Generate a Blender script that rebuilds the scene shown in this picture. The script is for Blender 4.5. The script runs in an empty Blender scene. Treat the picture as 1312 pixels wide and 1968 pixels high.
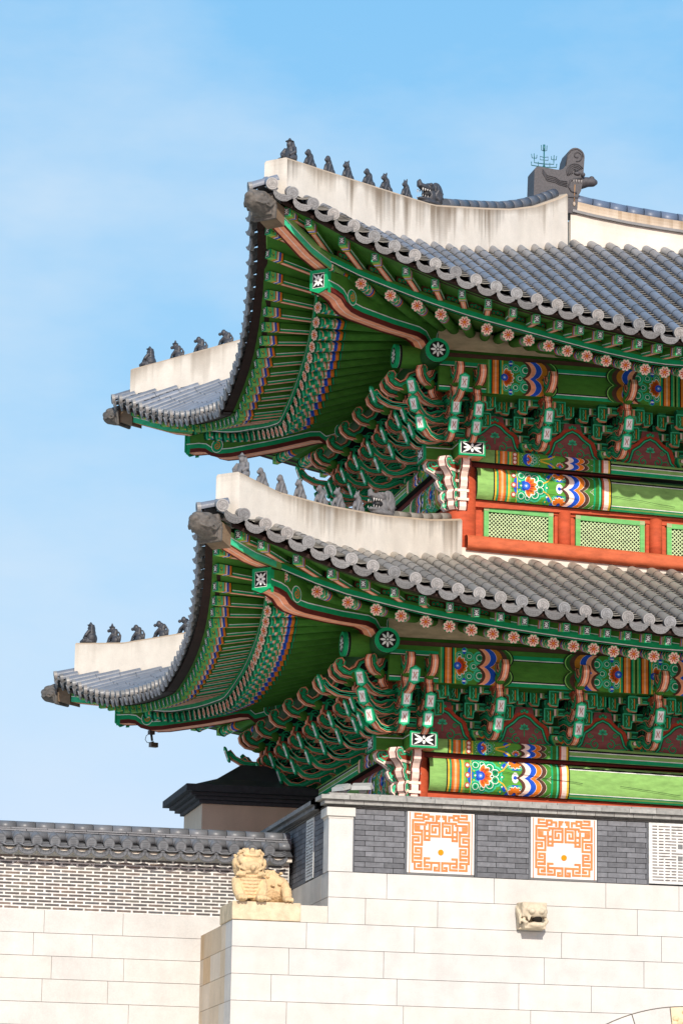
import bpy, math, random
from mathutils import Vector, Matrix
R = math.radians
rnd = random.Random(11)
sc = bpy.context.scene
COL = sc.collection
V = Vector

# ------------------------------------------------------------------ camera
YAW, PITCH, ROLL = R(12.409), R(12.604), R(.996)
fw = V((math.sin(YAW)*math.cos(PITCH), math.cos(YAW)*math.cos(PITCH), math.sin(PITCH)))
rt = V((math.cos(YAW), -math.sin(YAW), 0)); up = rt.cross(fw)
r2 = rt*math.cos(ROLL)+up*math.sin(ROLL); u2 = up*math.cos(ROLL)-rt*math.sin(ROLL)
cd = bpy.data.cameras.new('camera'); cam = bpy.data.objects.new('camera', cd); COL.objects.link(cam)
cd.sensor_fit = 'VERTICAL'; cd.sensor_height = 36; cd.sensor_width = 24; cd.lens = 6639.09/1968*36
cd.clip_end = 3000
m = Matrix.Identity(4)
for i in range(3):
    m[i][0], m[i][1], m[i][2] = r2[i], u2[i], -fw[i]
m.translation = V((-10.581, -48.523, 1.6)); cam.matrix_world = m
sc.camera = cam

# ------------------------------------------------------------------ light
SUN_EL, SUN_AZ = R(27), R(6)          # azimuth: to the left of the front wall's normal
S = V((-math.sin(SUN_AZ)*math.cos(SUN_EL), -math.cos(SUN_AZ)*math.cos(SUN_EL), math.sin(SUN_EL)))
sd = bpy.data.lights.new('sun', 'SUN'); sd.energy = 4.7; sd.angle = R(.5); sd.color = (1, .94, .84)
sun = bpy.data.objects.new('sun', sd); COL.objects.link(sun)
sun.rotation_euler = S.to_track_quat('Z', 'Y').to_euler()
w = bpy.data.worlds.new('World'); sc.world = w; w.use_nodes = True
nt = w.node_tree; nd = nt.nodes; lk = nt.links
sky = nd.new('ShaderNodeTexSky'); sky.sky_type = 'NISHITA'; sky.sun_disc = False
sky.sun_elevation = SUN_EL; sky.sun_rotation = math.atan2(S.x, S.y)
sky.air_density = 1.0; sky.dust_density = .6; sky.ozone_density = 1.6
tc = nd.new('ShaderNodeTexCoord'); mp = nd.new('ShaderNodeMapping'); mp.inputs['Scale'].default_value = (2.2, 2.2, 5)
nz = nd.new('ShaderNodeTexNoise'); nz.inputs['Scale'].default_value = 2.2; nz.inputs['Detail'].default_value = 7; nz.inputs['Roughness'].default_value = .55
rp = nd.new('ShaderNodeValToRGB'); rp.color_ramp.elements[0].position = .46; rp.color_ramp.elements[1].position = .76
rp.color_ramp.elements[0].color = (0, 0, 0, 1); rp.color_ramp.elements[1].color = (.75, .75, .75, 1)
mx = nd.new('ShaderNodeMix'); mx.data_type = 'RGBA'; mx.inputs[7].default_value = (5.0, 5.7, 6.4, 1)
lk.new(tc.outputs['Generated'], mp.inputs[0]); lk.new(mp.outputs[0], nz.inputs[0]); lk.new(nz.outputs[0], rp.inputs[0])
lk.new(rp.outputs[0], mx.inputs[0]); sp_ = nd.new('ShaderNodeSeparateColor'); cb = nd.new('ShaderNodeCombineColor'); lk.new(sky.outputs[0], sp_.inputs[0])
for i_, (g_, k_) in enumerate(((1., .85), (.4, .78), (.15, .97))):      # a clear, slightly flattened blue
    a_ = nd.new('ShaderNodeMath'); a_.operation = 'MULTIPLY'; a_.inputs[1].default_value = .16
    b_ = nd.new('ShaderNodeMath'); b_.operation = 'POWER'; b_.inputs[1].default_value = g_
    c_ = nd.new('ShaderNodeMath'); c_.operation = 'MULTIPLY'; c_.inputs[1].default_value = k_/.15
    lk.new(sp_.outputs[i_], a_.inputs[0]); lk.new(a_.outputs[0], b_.inputs[0]); lk.new(b_.outputs[0], c_.inputs[0]); lk.new(c_.outputs[0], cb.inputs[i_])
lk.new(cb.outputs[0], mx.inputs[6]); lk.new(mx.outputs[2], nd['Background'].inputs[0])
nd['Background'].inputs[1].default_value = .15
sc.view_settings.view_transform = 'Standard'; sc.view_settings.look = 'None'
sc.view_settings.exposure = 0; sc.view_settings.gamma = 1

# ------------------------------------------------------------------ colours (linear base colours)
GREEN = (.23, .43, .12); PLANK = (.060, .195, .024); DARKG = (.02, .085, .022); TEAL = (.008, .34, .13); LTEAL = (.06, .56, .30)
DTEAL = (.006, .13, .06); PINK = (.95, .37, .21); PALE = (.92, .70, .60); RED = (.47, .085, .035); MAROON = (.13, .02, .015)
BLUE = (.015, .09, .56); ORANGE = (.76, .20, .02); YELLOW = (.72, .46, .04); WHITE = (.84, .84, .80); BLACK = (.012, .013, .013)
PLUM = (.27, .09, .085); BROWN = (.10, .045, .03); LGREEN = (.24, .55, .12); CLAY = (.045, .047, .054); TILE = (.20, .205, .225)
BRICK = (.145, .147, .158); MORTAR = (.66, .64, .60); GRANITE = (.565, .545, .512); PLASTER = (.70, .648, .57); TAN = (.62, .50, .34)

# ------------------------------------------------------------------ materials
def mat(name, rough=.6, spec=.4, nscale=8., namt=.12, bump=.0, bscale=60., stretch=(1, 1, 1), const=None):
    m = bpy.data.materials.new(name); m.use_nodes = True
    t = m.node_tree; n = t.nodes; l = t.links; b = n['Principled BSDF']
    if const:
        a = n.new('ShaderNodeRGB'); a.outputs[0].default_value = (*const, 1)
    else:
        a = n.new('ShaderNodeAttribute'); a.attribute_name = 'Col'
    g = n.new('ShaderNodeNewGeometry'); mp = n.new('ShaderNodeMapping'); mp.inputs['Scale'].default_value = stretch
    z = n.new('ShaderNodeTexNoise'); z.inputs['Scale'].default_value = nscale; z.inputs['Detail'].default_value = 6; z.inputs['Roughness'].default_value = .62
    mr = n.new('ShaderNodeMapRange'); mr.inputs[1].default_value = .25; mr.inputs[2].default_value = .75
    mr.inputs[3].default_value = 1-namt; mr.inputs[4].default_value = 1+namt*.7
    mu = n.new('ShaderNodeVectorMath'); mu.operation = 'SCALE'
    l.new(g.outputs['Position'], mp.inputs[0]); l.new(mp.outputs[0], z.inputs[0]); l.new(z.outputs[0], mr.inputs[0])
    l.new(a.outputs[0], mu.inputs[0]); l.new(mr.outputs[0], mu.inputs['Scale']); l.new(mu.outputs[0], b.inputs['Base Color'])
    b.inputs['Roughness'].default_value = rough; b.inputs['Specular IOR Level'].default_value = spec
    if name in ('granite', 'lime_plaster', 'tan_stone', 'spout_stone', 'carved_stone'):
        z3 = n.new('ShaderNodeTexNoise'); z3.inputs['Scale'].default_value = 55; z3.inputs['Detail'].default_value = 3
        z4 = n.new('ShaderNodeTexNoise'); z4.inputs['Scale'].default_value = 1.; z4.inputs['Detail'].default_value = 5
        m4 = n.new('ShaderNodeMapping'); m4.inputs['Scale'].default_value = (3.2, 3.2, .5); l.new(g.outputs['Position'], m4.inputs[0]); l.new(m4.outputs[0], z4.inputs[0])
        ad = n.new('ShaderNodeMath'); ad.operation = 'ADD'; l.new(g.outputs['Position'], z3.inputs[0]); l.new(z3.outputs[0], ad.inputs[0]); l.new(z4.outputs[0], ad.inputs[1])
        m3 = n.new('ShaderNodeMapRange'); m3.inputs[1].default_value = .6; m3.inputs[2].default_value = 1.4; m3.inputs[3].default_value = .91; m3.inputs[4].default_value = 1.09; l.new(ad.outputs[0], m3.inputs[0])
        v3 = n.new('ShaderNodeVectorMath'); v3.operation = 'SCALE'; l.new(mu.outputs[0], v3.inputs[0]); l.new(m3.outputs[0], v3.inputs['Scale']); l.new(v3.outputs[0], b.inputs['Base Color'])
    if bump:
        z2 = n.new('ShaderNodeTexNoise'); z2.inputs['Scale'].default_value = bscale; z2.inputs['Detail'].default_value = 5
        bp = n.new('ShaderNodeBump'); bp.inputs['Strength'].default_value = bump; bp.inputs['Distance'].default_value = .01
        l.new(g.outputs['Position'], z2.inputs[0]); l.new(z2.outputs[0], bp.inputs['Height']); l.new(bp.outputs[0], b.inputs['Normal'])
    return m
MP = mat('painted_wood', .7, .15, 5, .3, .2, 40, (1, 1, 3))
MW = mat('painted_plank', .6, .2, 2.2, .4, .15, 30, (1, 1, 5))
MT = mat('roof_tile', .42, .5, 6, .25, .2, 45)
MTP = mat('pan_tile', .95, .03, 6, .3, .2, 45)
MS = mat('granite', .8, .2, 2.6, .13, .5, 140)
MC = mat('carved_stone', .85, .15, 7, .30, .5, 45)
MB_ = mat('brick', .8, .2, 14, .30, .3, 60)
ML = mat('lime_plaster', .9, .1, 3, .10, .15, 50)
MK = mat('fired_clay', .55, .4, 25, .35, .4, 60)
MM = mat('metal', .45, .5, 10, .12)
KD = mat('dark_clay', .5, .45, 25, .35, .4, 60, const=(.042, .044, .052)); KP = mat('pale_clay', .7, .3, 25, .35, .4, 60, const=(.15, .147, .15))
KC = mat('cap_clay', .65, .3, 14, .45, .4, 60, const=(.12, .105, .09)); KS = mat('tan_stone', .85, .15, 6, .22, .5, 40, const=(.64, .46, .26)); KR = mat('spout_stone', .85, .15, 9, .22, .5, 60, const=(.58, .49, .36))
MG = mat('paving', .85, .2, .5, .15)

# ------------------------------------------------------------------ mesh builder
def shade(c, k): return tuple(min(1, x*k) for x in c)
def jit(c, a=.08):
    k = 1+rnd.uniform(-a, a); return tuple(x*k for x in c)
def mixc(a, b, t): return tuple(x*(1-t)+y*t for x, y in zip(a, b))

class M:
    def __init__(s): s.v = []; s.f = []; s.c = []; s.s = []
    def face(s, pts, c, sm=False):
        b = len(s.v); s.v += [tuple(p) for p in pts]; s.f.append(tuple(range(b, b+len(pts)))); s.c.append(c); s.s.append(sm)
    def box(s, x0, x1, y0, y1, z0, z1, c, faces=None):
        b = len(s.v)
        s.v += [(x0, y0, z0), (x1, y0, z0), (x1, y1, z0), (x0, y1, z0), (x0, y0, z1), (x1, y0, z1), (x1, y1, z1), (x0, y1, z1)]
        for i, q in enumerate(((0, 3, 2, 1), (4, 5, 6, 7), (0, 1, 5, 4), (1, 2, 6, 5), (2, 3, 7, 6), (3, 0, 4, 7))):
            s.f.append(tuple(b+k for k in q)); s.c.append(faces.get(i, c) if faces else c); s.s.append(False)
    def prism(s, pts, vec, cside, cface=None, csidef=None):
        n = len(pts); vec = V(vec); A = [V(p) for p in pts]; B = [p+vec for p in A]
        s.face(A[::-1], cface or cside); s.face(B, cface or cside)
        for i in range(n):
            j = (i+1) % n; s.face((A[i], A[j], B[j], B[i]), csidef(i) if csidef else cside)
    def tube(s, path, r, n=8, c=BLACK, cap=True, sm=True, right=None):
        path = [V(p) for p in path]; b = len(s.v); rs = r if isinstance(r, (list, tuple)) else [r]*len(path)
        N = len(path); last = None
        for i, p in enumerate(path):
            d = (path[min(i+1, N-1)]-path[max(i-1, 0)])
            d = d.normalized() if d.length > 1e-9 else V((0, 0, 1))
            if last is None:
                a = V(right) if right else (V((0, 0, 1)) if abs(d.z) < .9 else V((1, 0, 0)))
            else: a = last
            a = (a-d*a.dot(d)).normalized(); last = a; e = d.cross(a)
            for k in range(n):
                t = 2*math.pi*k/n; s.v.append(tuple(p+(a*math.cos(t)+e*math.sin(t))*rs[i]))
        for i in range(N-1):
            for k in range(n):
                k2 = (k+1) % n
                s.f.append((b+i*n+k, b+i*n+k2, b+(i+1)*n+k2, b+(i+1)*n+k)); s.c.append(c(i, k) if callable(c) else c); s.s.append(sm)
        if cap:
            cc = c(0, 0) if callable(c) else c
            s.f.append(tuple(b+k for k in range(n))[::-1]); s.c.append(cc); s.s.append(False)
            s.f.append(tuple(b+(N-1)*n+k for k in range(n))); s.c.append(cc); s.s.append(False)
    def ell(s, ctr, rad, c, rot=None, nu=14, nv=9):
        b = len(s.v); ctr = V(ctr); q = rot or Matrix.Identity(3)
        for i in range(nv+1):
            th = math.pi*i/nv
            for k in range(nu):
                ph = 2*math.pi*k/nu
                s.v.append(tuple(ctr+q @ V((rad[0]*math.sin(th)*math.cos(ph), rad[1]*math.sin(th)*math.sin(ph), rad[2]*math.cos(th)))))
        for i in range(nv):
            for k in range(nu):
                k2 = (k+1) % nu
                s.f.append((b+i*nu+k, b+(i+1)*nu+k, b+(i+1)*nu+k2, b+i*nu+k2)); s.c.append(c); s.s.append(True)
    def grid(s, P, c, sm=True):          # P[i][j]; c colour or fn(i,j)
        b = len(s.v); n = len(P[0])
        for row in P: s.v += [tuple(p) for p in row]
        for i in range(len(P)-1):
            for j in range(n-1):
                s.f.append((b+i*n+j, b+i*n+j+1, b+(i+1)*n+j+1, b+(i+1)*n+j)); s.c.append(c(i, j) if callable(c) else c); s.s.append(sm)
    def merge(s, o, mtx):
        b = len(s.v); s.v += [tuple(mtx @ V(p)) for p in o.v]
        s.f += [tuple(b+k for k in q) for q in o.f]; s.c += o.c; s.s += o.s
    def mesh(s, name):
        me = bpy.data.meshes.new(name); me.from_pydata(s.v, [], s.f)
        at = me.color_attributes.new('Col', 'FLOAT_COLOR', 'CORNER')
        buf = []
        for q, c in zip(s.f, s.c): buf += [c[0], c[1], c[2], 1.]*len(q)
        at.data.foreach_set('color', buf); me.polygons.foreach_set('use_smooth', s.s); me.update()
        return me
    def build(s, name, material, parent=None, mtx=None):
        me = s.mesh(name); me.materials.append(material)
        return link(name, me, parent, mtx)
def link(name, me, parent=None, mtx=None):
    o = bpy.data.objects.new(name, me); COL.objects.link(o)
    if parent: attach(o, parent)
    if mtx is not None: o.matrix_basis = mtx
    return o
def attach(o, p):
    o.parent = p
    if p.type == 'EMPTY': o.matrix_parent_inverse = Matrix.Translation(-p.location)
def tag(o, label=None, cat=None, group=None, kind=None):
    for k, x in (('label', label), ('category', cat), ('group', group), ('kind', kind)):
        if x: o[k] = x
    return o
def empty(name, loc=(0, 0, 0)):
    o = bpy.data.objects.new(name, None); COL.objects.link(o); o.location = loc; o.empty_display_size = .2; return o

# ---- flat painting on a plane: P(a,b,h)
class Pl:
    def __init__(s, o, u, v, n): s.o, s.u, s.v, s.n = V(o), V(u), V(v), V(n)
    def __call__(s, a, b, h=0.): return s.o+s.u*a+s.v*b+s.n*h
def poly(mb, P, pts, c, h): mb.face([P(a, b, h) for a, b in pts], c)
def circ(cx, cy, r, n=14, ry=None, a0=0.): return [(cx+r*math.cos(a0+2*math.pi*k/n), cy+(ry or r)*math.sin(a0+2*math.pi*k/n)) for k in range(n)]
def petal(cx, cy, ang, r0, r1, wd, n=5):
    o = []; ca, sa = math.cos(ang), math.sin(ang)
    for k in range(n+1):
        t = k/n; o.append((r0+(r1-r0)*t, wd*math.sin(math.pi*(.12+.8*t))))
    o += [(x, -y) for x, y in o[::-1]]
    return [(cx+x*ca-y*sa, cy+x*sa+y*ca) for x, y in o]
def ribbon(mb, P, pts, wd, c, h):
    n = len(pts)
    L = []
    for i in range(n):
        ax, ay = pts[max(i-1, 0)]; bx, by = pts[min(i+1, n-1)]
        dx, dy = bx-ax, by-ay; q = math.hypot(dx, dy) or 1
        L.append((-dy/q*wd/2, dx/q*wd/2))
    for i in range(n-1):
        (x0, y0), (x1, y1) = pts[i], pts[i+1]; (a0, b0), (a1, b1) = L[i], L[i+1]
        poly(mb, P, [(x0+a0, y0+b0), (x1+a1, y1+b1), (x1-a1, y1-b1), (x0-a0, y0-b0)], c, h)
def spiral(cx, cy, r, turns=1.5, a0=0., sgn=1, n=16, r_in=.12):
    return [(cx+r*(1-(1-r_in)*k/n)*math.cos(a0+sgn*2*math.pi*turns*k/n), cy+r*(1-(1-r_in)*k/n)*math.sin(a0+sgn*2*math.pi*turns*k/n)) for k in range(n+1)]
def inset(pts, d):
    n = len(pts); A = sum(pts[i][0]*pts[(i+1) % n][1]-pts[(i+1) % n][0]*pts[i][1] for i in range(n)); sg = 1 if A > 0 else -1
    o = []
    for i in range(n):
        p, q, r = pts[i-1], pts[i], pts[(i+1) % n]
        n1 = V((-(q[1]-p[1]), q[0]-p[0])); n2 = V((-(r[1]-q[1]), r[0]-q[0]))
        n1 = n1.normalized() if n1.length > 1e-9 else n1; n2 = n2.normalized() if n2.length > 1e-9 else n2
        k = n1+n2; k = k.normalized() if k.length > 1e-6 else n1
        cs = max(.5, k.dot(n1)); o.append((q[0]+sg*k.x*d/cs, q[1]+sg*k.y*d/cs))
    return o
def border(mb, P, pts, d0, d1, c, h, skip=()):
    A, B = inset(pts, d0), inset(pts, d1); n = len(pts)
    for i in range(n):
        if i in skip: continue
        j = (i+1) % n; poly(mb, P, [A[i], A[j], B[j], B[i]], c, h)
def rosette(mb, P, r, h=.004):
    poly(mb, P, circ(0, 0, r, 16), DARKG, h)
    for k in range(8):
        a = k*math.pi/4+.39; poly(mb, P, circ(.72*r*math.cos(a), .72*r*math.sin(a), .28*r, 8), (.95, .66, .53), h+.002)
        poly(mb, P, circ(.90*r*math.cos(a+.39), .90*r*math.sin(a+.39), .11*r, 6), TEAL, h+.004)
    poly(mb, P, circ(0, 0, .70*r, 12), (.95, .66, .53), h+.003)
    for k in range(8): poly(mb, P, petal(0, 0, k*math.pi/4+.39, .2*r, .72*r, .095*r, 4), (.60, .05, .025), h+.005)
    poly(mb, P, circ(0, 0, .25*r, 8), ORANGE, h+.007)
def crest(mb, P, wd, ht, h=.004, rim=TEAL):     # black plate with a white flower
    q = lambda k: [(-wd*k, -ht*k), (wd*k, -ht*k), (wd*k, ht*k), (-wd*k, ht*k)]
    poly(mb, P, [(-wd, -ht), (wd, -ht), (wd, ht), (-wd, ht)], rim, h)
    fx, fy = wd-.22*min(wd, ht)*1.3, ht-.22*min(wd, ht)*1.3
    poly(mb, P, [(-fx*1.06, -fy*1.06), (fx*1.06, -fy*1.06), (fx*1.06, fy*1.06), (-fx*1.06, fy*1.06)], WHITE, h+.002)
    poly(mb, P, [(-fx, -fy), (fx, -fy), (fx, fy), (-fx, fy)], BLACK, h+.004)
    for k in range(4):
        a = k*math.pi/2; L = (fx if k % 2 == 0 else fy)*.8; poly(mb, P, petal(0, 0, a, .12*L, L, .24*min(fx, fy), 5), WHITE, h+.006)
    for sx in (-1, 1):
        for sy in (-1, 1):
            poly(mb, P, petal(0, 0, math.atan2(sy*fy, sx*fx), .3*min(fx, fy), .95*math.hypot(fx, fy)*.9, .15*min(fx, fy), 5), WHITE, h+.006)
    poly(mb, P, circ(0, 0, .16*min(fx, fy), 8), BLACK, h+.008)
def disc_crest(mb, P, r, h=.004):
    poly(mb, P, circ(0, 0, r, 28), TEAL, h); poly(mb, P, circ(0, 0, .72*r, 24), BLACK, h+.002)
    for k in range(8): poly(mb, P, petal(0, 0, k*math.pi/4, .16*r, .62*r, .10*r, 5), WHITE, h+.004)
    poly(mb, P, circ(0, 0, .09*r, 8), WHITE, h+.006)
def lotus(mb, P, cx, cy, r, a0=0., span=2*math.pi, h=.004, n=9):
    for k in range(n): 
        a = a0+span*(k/(n-1 if span < 6 else n)); poly(mb, P, petal(cx, cy, a, .2*r, r, .27*r, 5), WHITE, h)
        poly(mb, P, petal(cx, cy, a, .2*r, .92*r, .21*r, 5), ORANGE, h+.0015)
        poly(mb, P, petal(cx, cy, a, .3*r, .7*r, .09*r, 4), (.60, .07, .02), h+.003)
    poly(mb, P, circ(cx, cy, .36*r, 12), BLUE, h+.005); poly(mb, P, circ(cx, cy, .2*r, 8), (.10, .25, .8), h+.0065)
    poly(mb, P, circ(cx, cy, .08*r, 6), WHITE, h+.008)
def scroll(mb, P, cx, cy, r, h=.003):
    poly(mb, P, circ(cx, cy, r, 12), LTEAL, h); poly(mb, P, circ(cx, cy, .78*r, 12), TEAL, h+.001)
    poly(mb, P, circ(cx, cy, .55*r, 10), WHITE, h+.002); poly(mb, P, circ(cx, cy, .45*r, 10), TEAL, h+.003); poly(mb, P, circ(cx, cy, .2*r, 8), DTEAL, h+.004)
def wave(v, ht, k): return k*abs(math.sin(math.pi*v/ht*1.0))**.8
def zig(mb, P, u0, w_, v0, v1, amp, c, h, lobes=2, edge=WHITE):
    n = 8*lobes; L = []
    for k in range(n+1):
        t = k/n; L.append((u0+amp*(abs(math.sin(math.pi*lobes*t+math.pi*.5*0))**.7), v0+(v1-v0)*t))
    for k in range(n):
        (a, b), (a2, b2) = L[k], L[k+1]
        poly(mb, P, [(a, b), (a+w_, b), (a2+w_, b2), (a2, b2)], c, h)
        if edge: poly(mb, P, [(a+w_-.006, b), (a+w_, b), (a2+w_, b2), (a2+w_-.006, b2)], edge, h+.0015)
def rect(mb, P, a0, a1, b0, b1, c, h): poly(mb, P, [(a0, b0), (a1, b0), (a1, b1), (a0, b1)], c, h)

# ================================================================== SETTING
g = M(); g.face([(-600, -300, 0), (600, -300, 0), (600, 900, 0), (-600, 900, 0)], (.60, .53, .43))
tag(g.build('ground', MG), kind='structure')

# ------------------------------------------------------------------ stone base
CZ = [0, .38, .755, 1.13, 1.51, 1.885, 2.26, 2.64, 3.02, 3.39, 3.765, 4.14, 4.52, 4.89, 5.135, 5.515, 5.895, 6.28, 6.655, 7.035, 7.405]
XR = 9.5
base = tag(empty('stone_gate_base', (3, 0, 0)), 'pale granite block base of the gate with a carved waterspout', 'stone base')
JX = {19: [0, .86, 2.46, 4.15, 5.27, 7.0, 8.4], 18: [0, .55, 1.62, 2.97, 4.63, 6.3, 8.0], 17: [-1.39, -.31, 1.28, 3.48, 5.0, 6.9, 8.6],
      16: [-1.39, -.56, .83, 3.22, 4.73, 6.5, 8.1], 15: [-1.39, -.81, 1.03, 2.84, 3.93, 5.8, 7.6], 14: [-1.39, -.58, 1.13, 3.02, 4.6, 6.4, 8.2]}
TI = [GRANITE, (.57, .547, .51), (.555, .535, .505), (.57, .54, .497), (.56, .54, .508)]
mb = M(); G = .0035
for k in range(len(CZ)-1):
    z0, z1 = CZ[k], CZ[k+1]; xl = 0 if k >= 18 else -1.39
    js = JX.get(k)
    if not js:
        js = [xl]; 
        while js[-1] < XR-1: js.append(js[-1]+rnd.uniform(.9, 1.9))
    js = js+[XR]
    for a, b in zip(js, js[1:]):
        mb.box(a+(G if a > xl else 0), b-G, rnd.uniform(0, .002), .5, z0+G, z1-G, jit(rnd.choice(TI), .015))

mb.box(.03, XR-.01, .03, 4, .02, 7.38, (.36, .32, .275)); mb.box(-1.36, XR-.01, .031, 4, .02, 6.61, (.36, .32, .275))
mb.build('masonry', MS, base)
mb = M()                                            # side of the base; its tan tints mix stone colour and warm painted shade
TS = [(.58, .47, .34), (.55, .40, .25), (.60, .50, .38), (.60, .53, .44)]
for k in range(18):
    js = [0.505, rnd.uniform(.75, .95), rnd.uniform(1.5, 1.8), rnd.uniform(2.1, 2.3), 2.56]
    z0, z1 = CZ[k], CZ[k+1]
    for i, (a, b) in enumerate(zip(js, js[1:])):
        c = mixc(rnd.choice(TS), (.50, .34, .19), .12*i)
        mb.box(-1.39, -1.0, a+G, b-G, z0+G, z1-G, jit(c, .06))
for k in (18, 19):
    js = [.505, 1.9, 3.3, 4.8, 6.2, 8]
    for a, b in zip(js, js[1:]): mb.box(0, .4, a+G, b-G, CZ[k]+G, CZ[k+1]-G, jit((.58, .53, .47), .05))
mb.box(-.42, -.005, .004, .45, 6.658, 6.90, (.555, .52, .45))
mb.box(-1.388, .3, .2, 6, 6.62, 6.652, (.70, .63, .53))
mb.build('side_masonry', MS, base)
# arch ring
mb = M(); ax, az, ro, ri = 5.42, 2.80, 2.84, 2.24
na = 15
for k in range(na):
    a0, a1 = math.pi*k/na+.003, math.pi*(k+1)/na-.003; c = (.70, .56, .38) if k == 7 else jit(GRANITE, .03)
    p = []
    for t in range(5): a = a0+(a1-a0)*t/4; p.append((ax+ro*math.cos(a), -.012, az+ro*math.sin(a)))
    for t in range(5): a = a1-(a1-a0)*t/4; p.append((ax+ri*math.cos(a), -.012, az+ri*math.sin(a)))
    mb.prism(p, (0, .3, 0), c)
P = Pl((ax, -.003, az), (1, 0, 0), (0, 0, 1), (0, -1, 0))
ribbon(mb, P, [((ro+.004)*math.cos(math.pi*k/80), (ro+.004)*math.sin(math.pi*k/80)) for k in range(81)], .022, (.13, .11, .09), 0); ribbon(mb, P, [((ri+ro)/2*math.cos(math.pi*k/80), (ri+ro)/2*math.sin(math.pi*k/80)) for k in range(81)], ro-ri-.02, (.13, .11, .09), .001)
mb.build('arch_ring', MS, base)
mb = M()
for i in range(26):
    a = math.pi*(7.08+.84*rnd.random())/na; r = rnd.uniform(ri+.06, ro-.07)
    mb.ell((ax+r*math.cos(a), -.012, az+r*math.sin(a)), (.05, .035, .04), jit((.72, .55, .34), .1))
tag(mb.build('carved_keystone', MC, base), 'tan keystone carved in relief')

# waterspout : a carved animal head
def relief_head():
    mb = M(); c = (.72, .60, .42); x0, x1, z0, z1 = 2.80, 3.19, 6.67, 7.06
    cx = (x0+x1)/2+.02
    mb.box(x0, x1, -.10, .2, z0, z1, c); mb.box(x0+.01, x1-.01, -.27, .1, z0+.17, z1-.01, c); mb.box(x0+.05, x1-.02, -.26, .1, z0, z0+.085, c)
    mb.ell((cx+.02, -.25, z0+.25), (.165, .085, .10), c); mb.ell((cx+.02, -.24, z0+.055), (.13, .075, .05), c); mb.ell((cx, -.22, z1-.07), (.17, .10, .06), c)
    for s_ in (-1, 1):
        mb.ell((cx+s_*.11, -.285, z1-.11), (.05, .045, .04), c); mb.ell((cx+s_*.07, -.325, z0+.245), (.05, .04, .04), c)
        mb.tube([(cx+s_*.15, -.2, z0+.17), (cx+s_*.175, -.24, z0+.11), (cx+s_*.13, -.28, z0+.07)], .03, 7, c)
    for k in range(5):
        mb.tube([(x0-.006, -.02-.05*k, z1-.05-.03*k), (x0-.012, -.05-.045*k, z1-.13-.03*k), (x0-.004, -.02-.045*k, z1-.2-.03*k)], .018, 6, c)
        mb.tube([(x0+.02+.025*k, -.275, z1-.04-.02*k), (x0+.045+.02*k, -.285, z1-.10-.03*k), (x0+.03+.02*k, -.275, z1-.16-.03*k)], .014, 6, c)
    o = mb.build('waterspout', KR, base); r = o.modifiers.new('r', 'REMESH'); r.mode = 'VOXEL'; r.voxel_size = .012; r.use_smooth_shade = True
    tag(o, 'carved stone beast head spout jutting from the wall')
    mb = M(); mb.ell((cx+.03, -.235, z0+.135), (.075, .085, .062), (.02, .016, .012))  # near-black solid paints in the dark of the mouth's hollow
    mb.build('spout_mouth', MC, o)
relief_head()

# ------------------------------------------------------------------ parapet
par = tag(empty('parapet', (3, .2, 7.41)), 'grey brick parapet with orange fret panels above the granite base', 'parapet wall')
def bricks(mb, P, a0, a1, b0, b1, bl, bh, gap, c0, dep=.02, a=.25, back=None, seed=1):
    rr = random.Random(seed); rows = max(1, round((b1-b0)/bh)); bh = (b1-b0)/rows
    for r in range(rows):
        x = a0-(bl*.45 if r % 2 else 0)
        while x < a1-.001:
            s0, s1 = max(a0, x)+gap/2, min(a1, x+bl)-gap/2; x += bl
            if s1-s0 < .012: continue
            k = 1+rr.uniform(-a, a); c = tuple(t*k for t in c0)
            z0, z1 = b0+r*bh+gap/2, b0+(r+1)*bh-gap/2
            q = [P(s0, z0, dep), P(s1, z0, dep), P(s1, z1, dep), P(s0, z1, dep)]; q0 = [P(s0, z0, 0), P(s1, z0, 0), P(s1, z1, 0), P(s0, z1, 0)]
            mb.face(q, c)
            for i in range(4): j = (i+1) % 4; mb.face((q0[i], q0[j], q[j], q[i]), c)
PF = Pl((0, .03, 0), (1, 0, 0), (0, 0, 1), (0, -1, 0))
PS_ = Pl((.03, 0, 0), (0, 1, 0), (0, 0, 1), (-1, 0, 0))
PZ0, PZ1 = 7.408, 8.325
mb = M()
for a, b, sd_ in ((.37, 1.12, 3), (2.2, 2.98, 4), (4.02, 4.78, 5), (6.0, 6.8, 6), (7.8, XR, 7)): 
    bricks(mb, PF, a, b, PZ0, PZ1, .29, .0765, .008, BRICK, .03, .22, seed=sd_)
    for e in (a-.03, b): mb.box(e, e+.03, .004, .1, PZ0, PZ1, jit((.11, .115, .125), .2))
bricks(mb, PS_, .38, 1.05, PZ0, PZ1, .29, .0765, .008, BRICK, .028, .22, seed=8); bricks(mb, PS_, 1.62, 6.2, PZ0, PZ1, .29, .0765, .008, BRICK, .028, .22, seed=9)
mb.box(.031, XR, .031, .55, PZ0, PZ1, (.05, .05, .052)); mb.box(.031, .55, .031, 7, PZ0, PZ1, (.05, .05, .052))
mb.build('brick_panel', MB_, par)
mb = M(); mb.box(-.012, .345, -.012, .345, PZ0, PZ1-.12, GRANITE); mb.prism([(-.012, -.012, PZ1-.12), (.345, -.012, PZ1-.12), (.345, .345, PZ1-.12), (-.012, .345, PZ1-.12)], (0, 0, .001), GRANITE)
mb.box(-.05, .37, -.05, .37, PZ1-.118, PZ1+.005, (.575, .55, .50)); mb.box(-.02, .35, -.02, .35, PZ1-.15, PZ1-.118, (.575, .55, .50))
mb.build('corner_pillar', MS, par)
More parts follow.
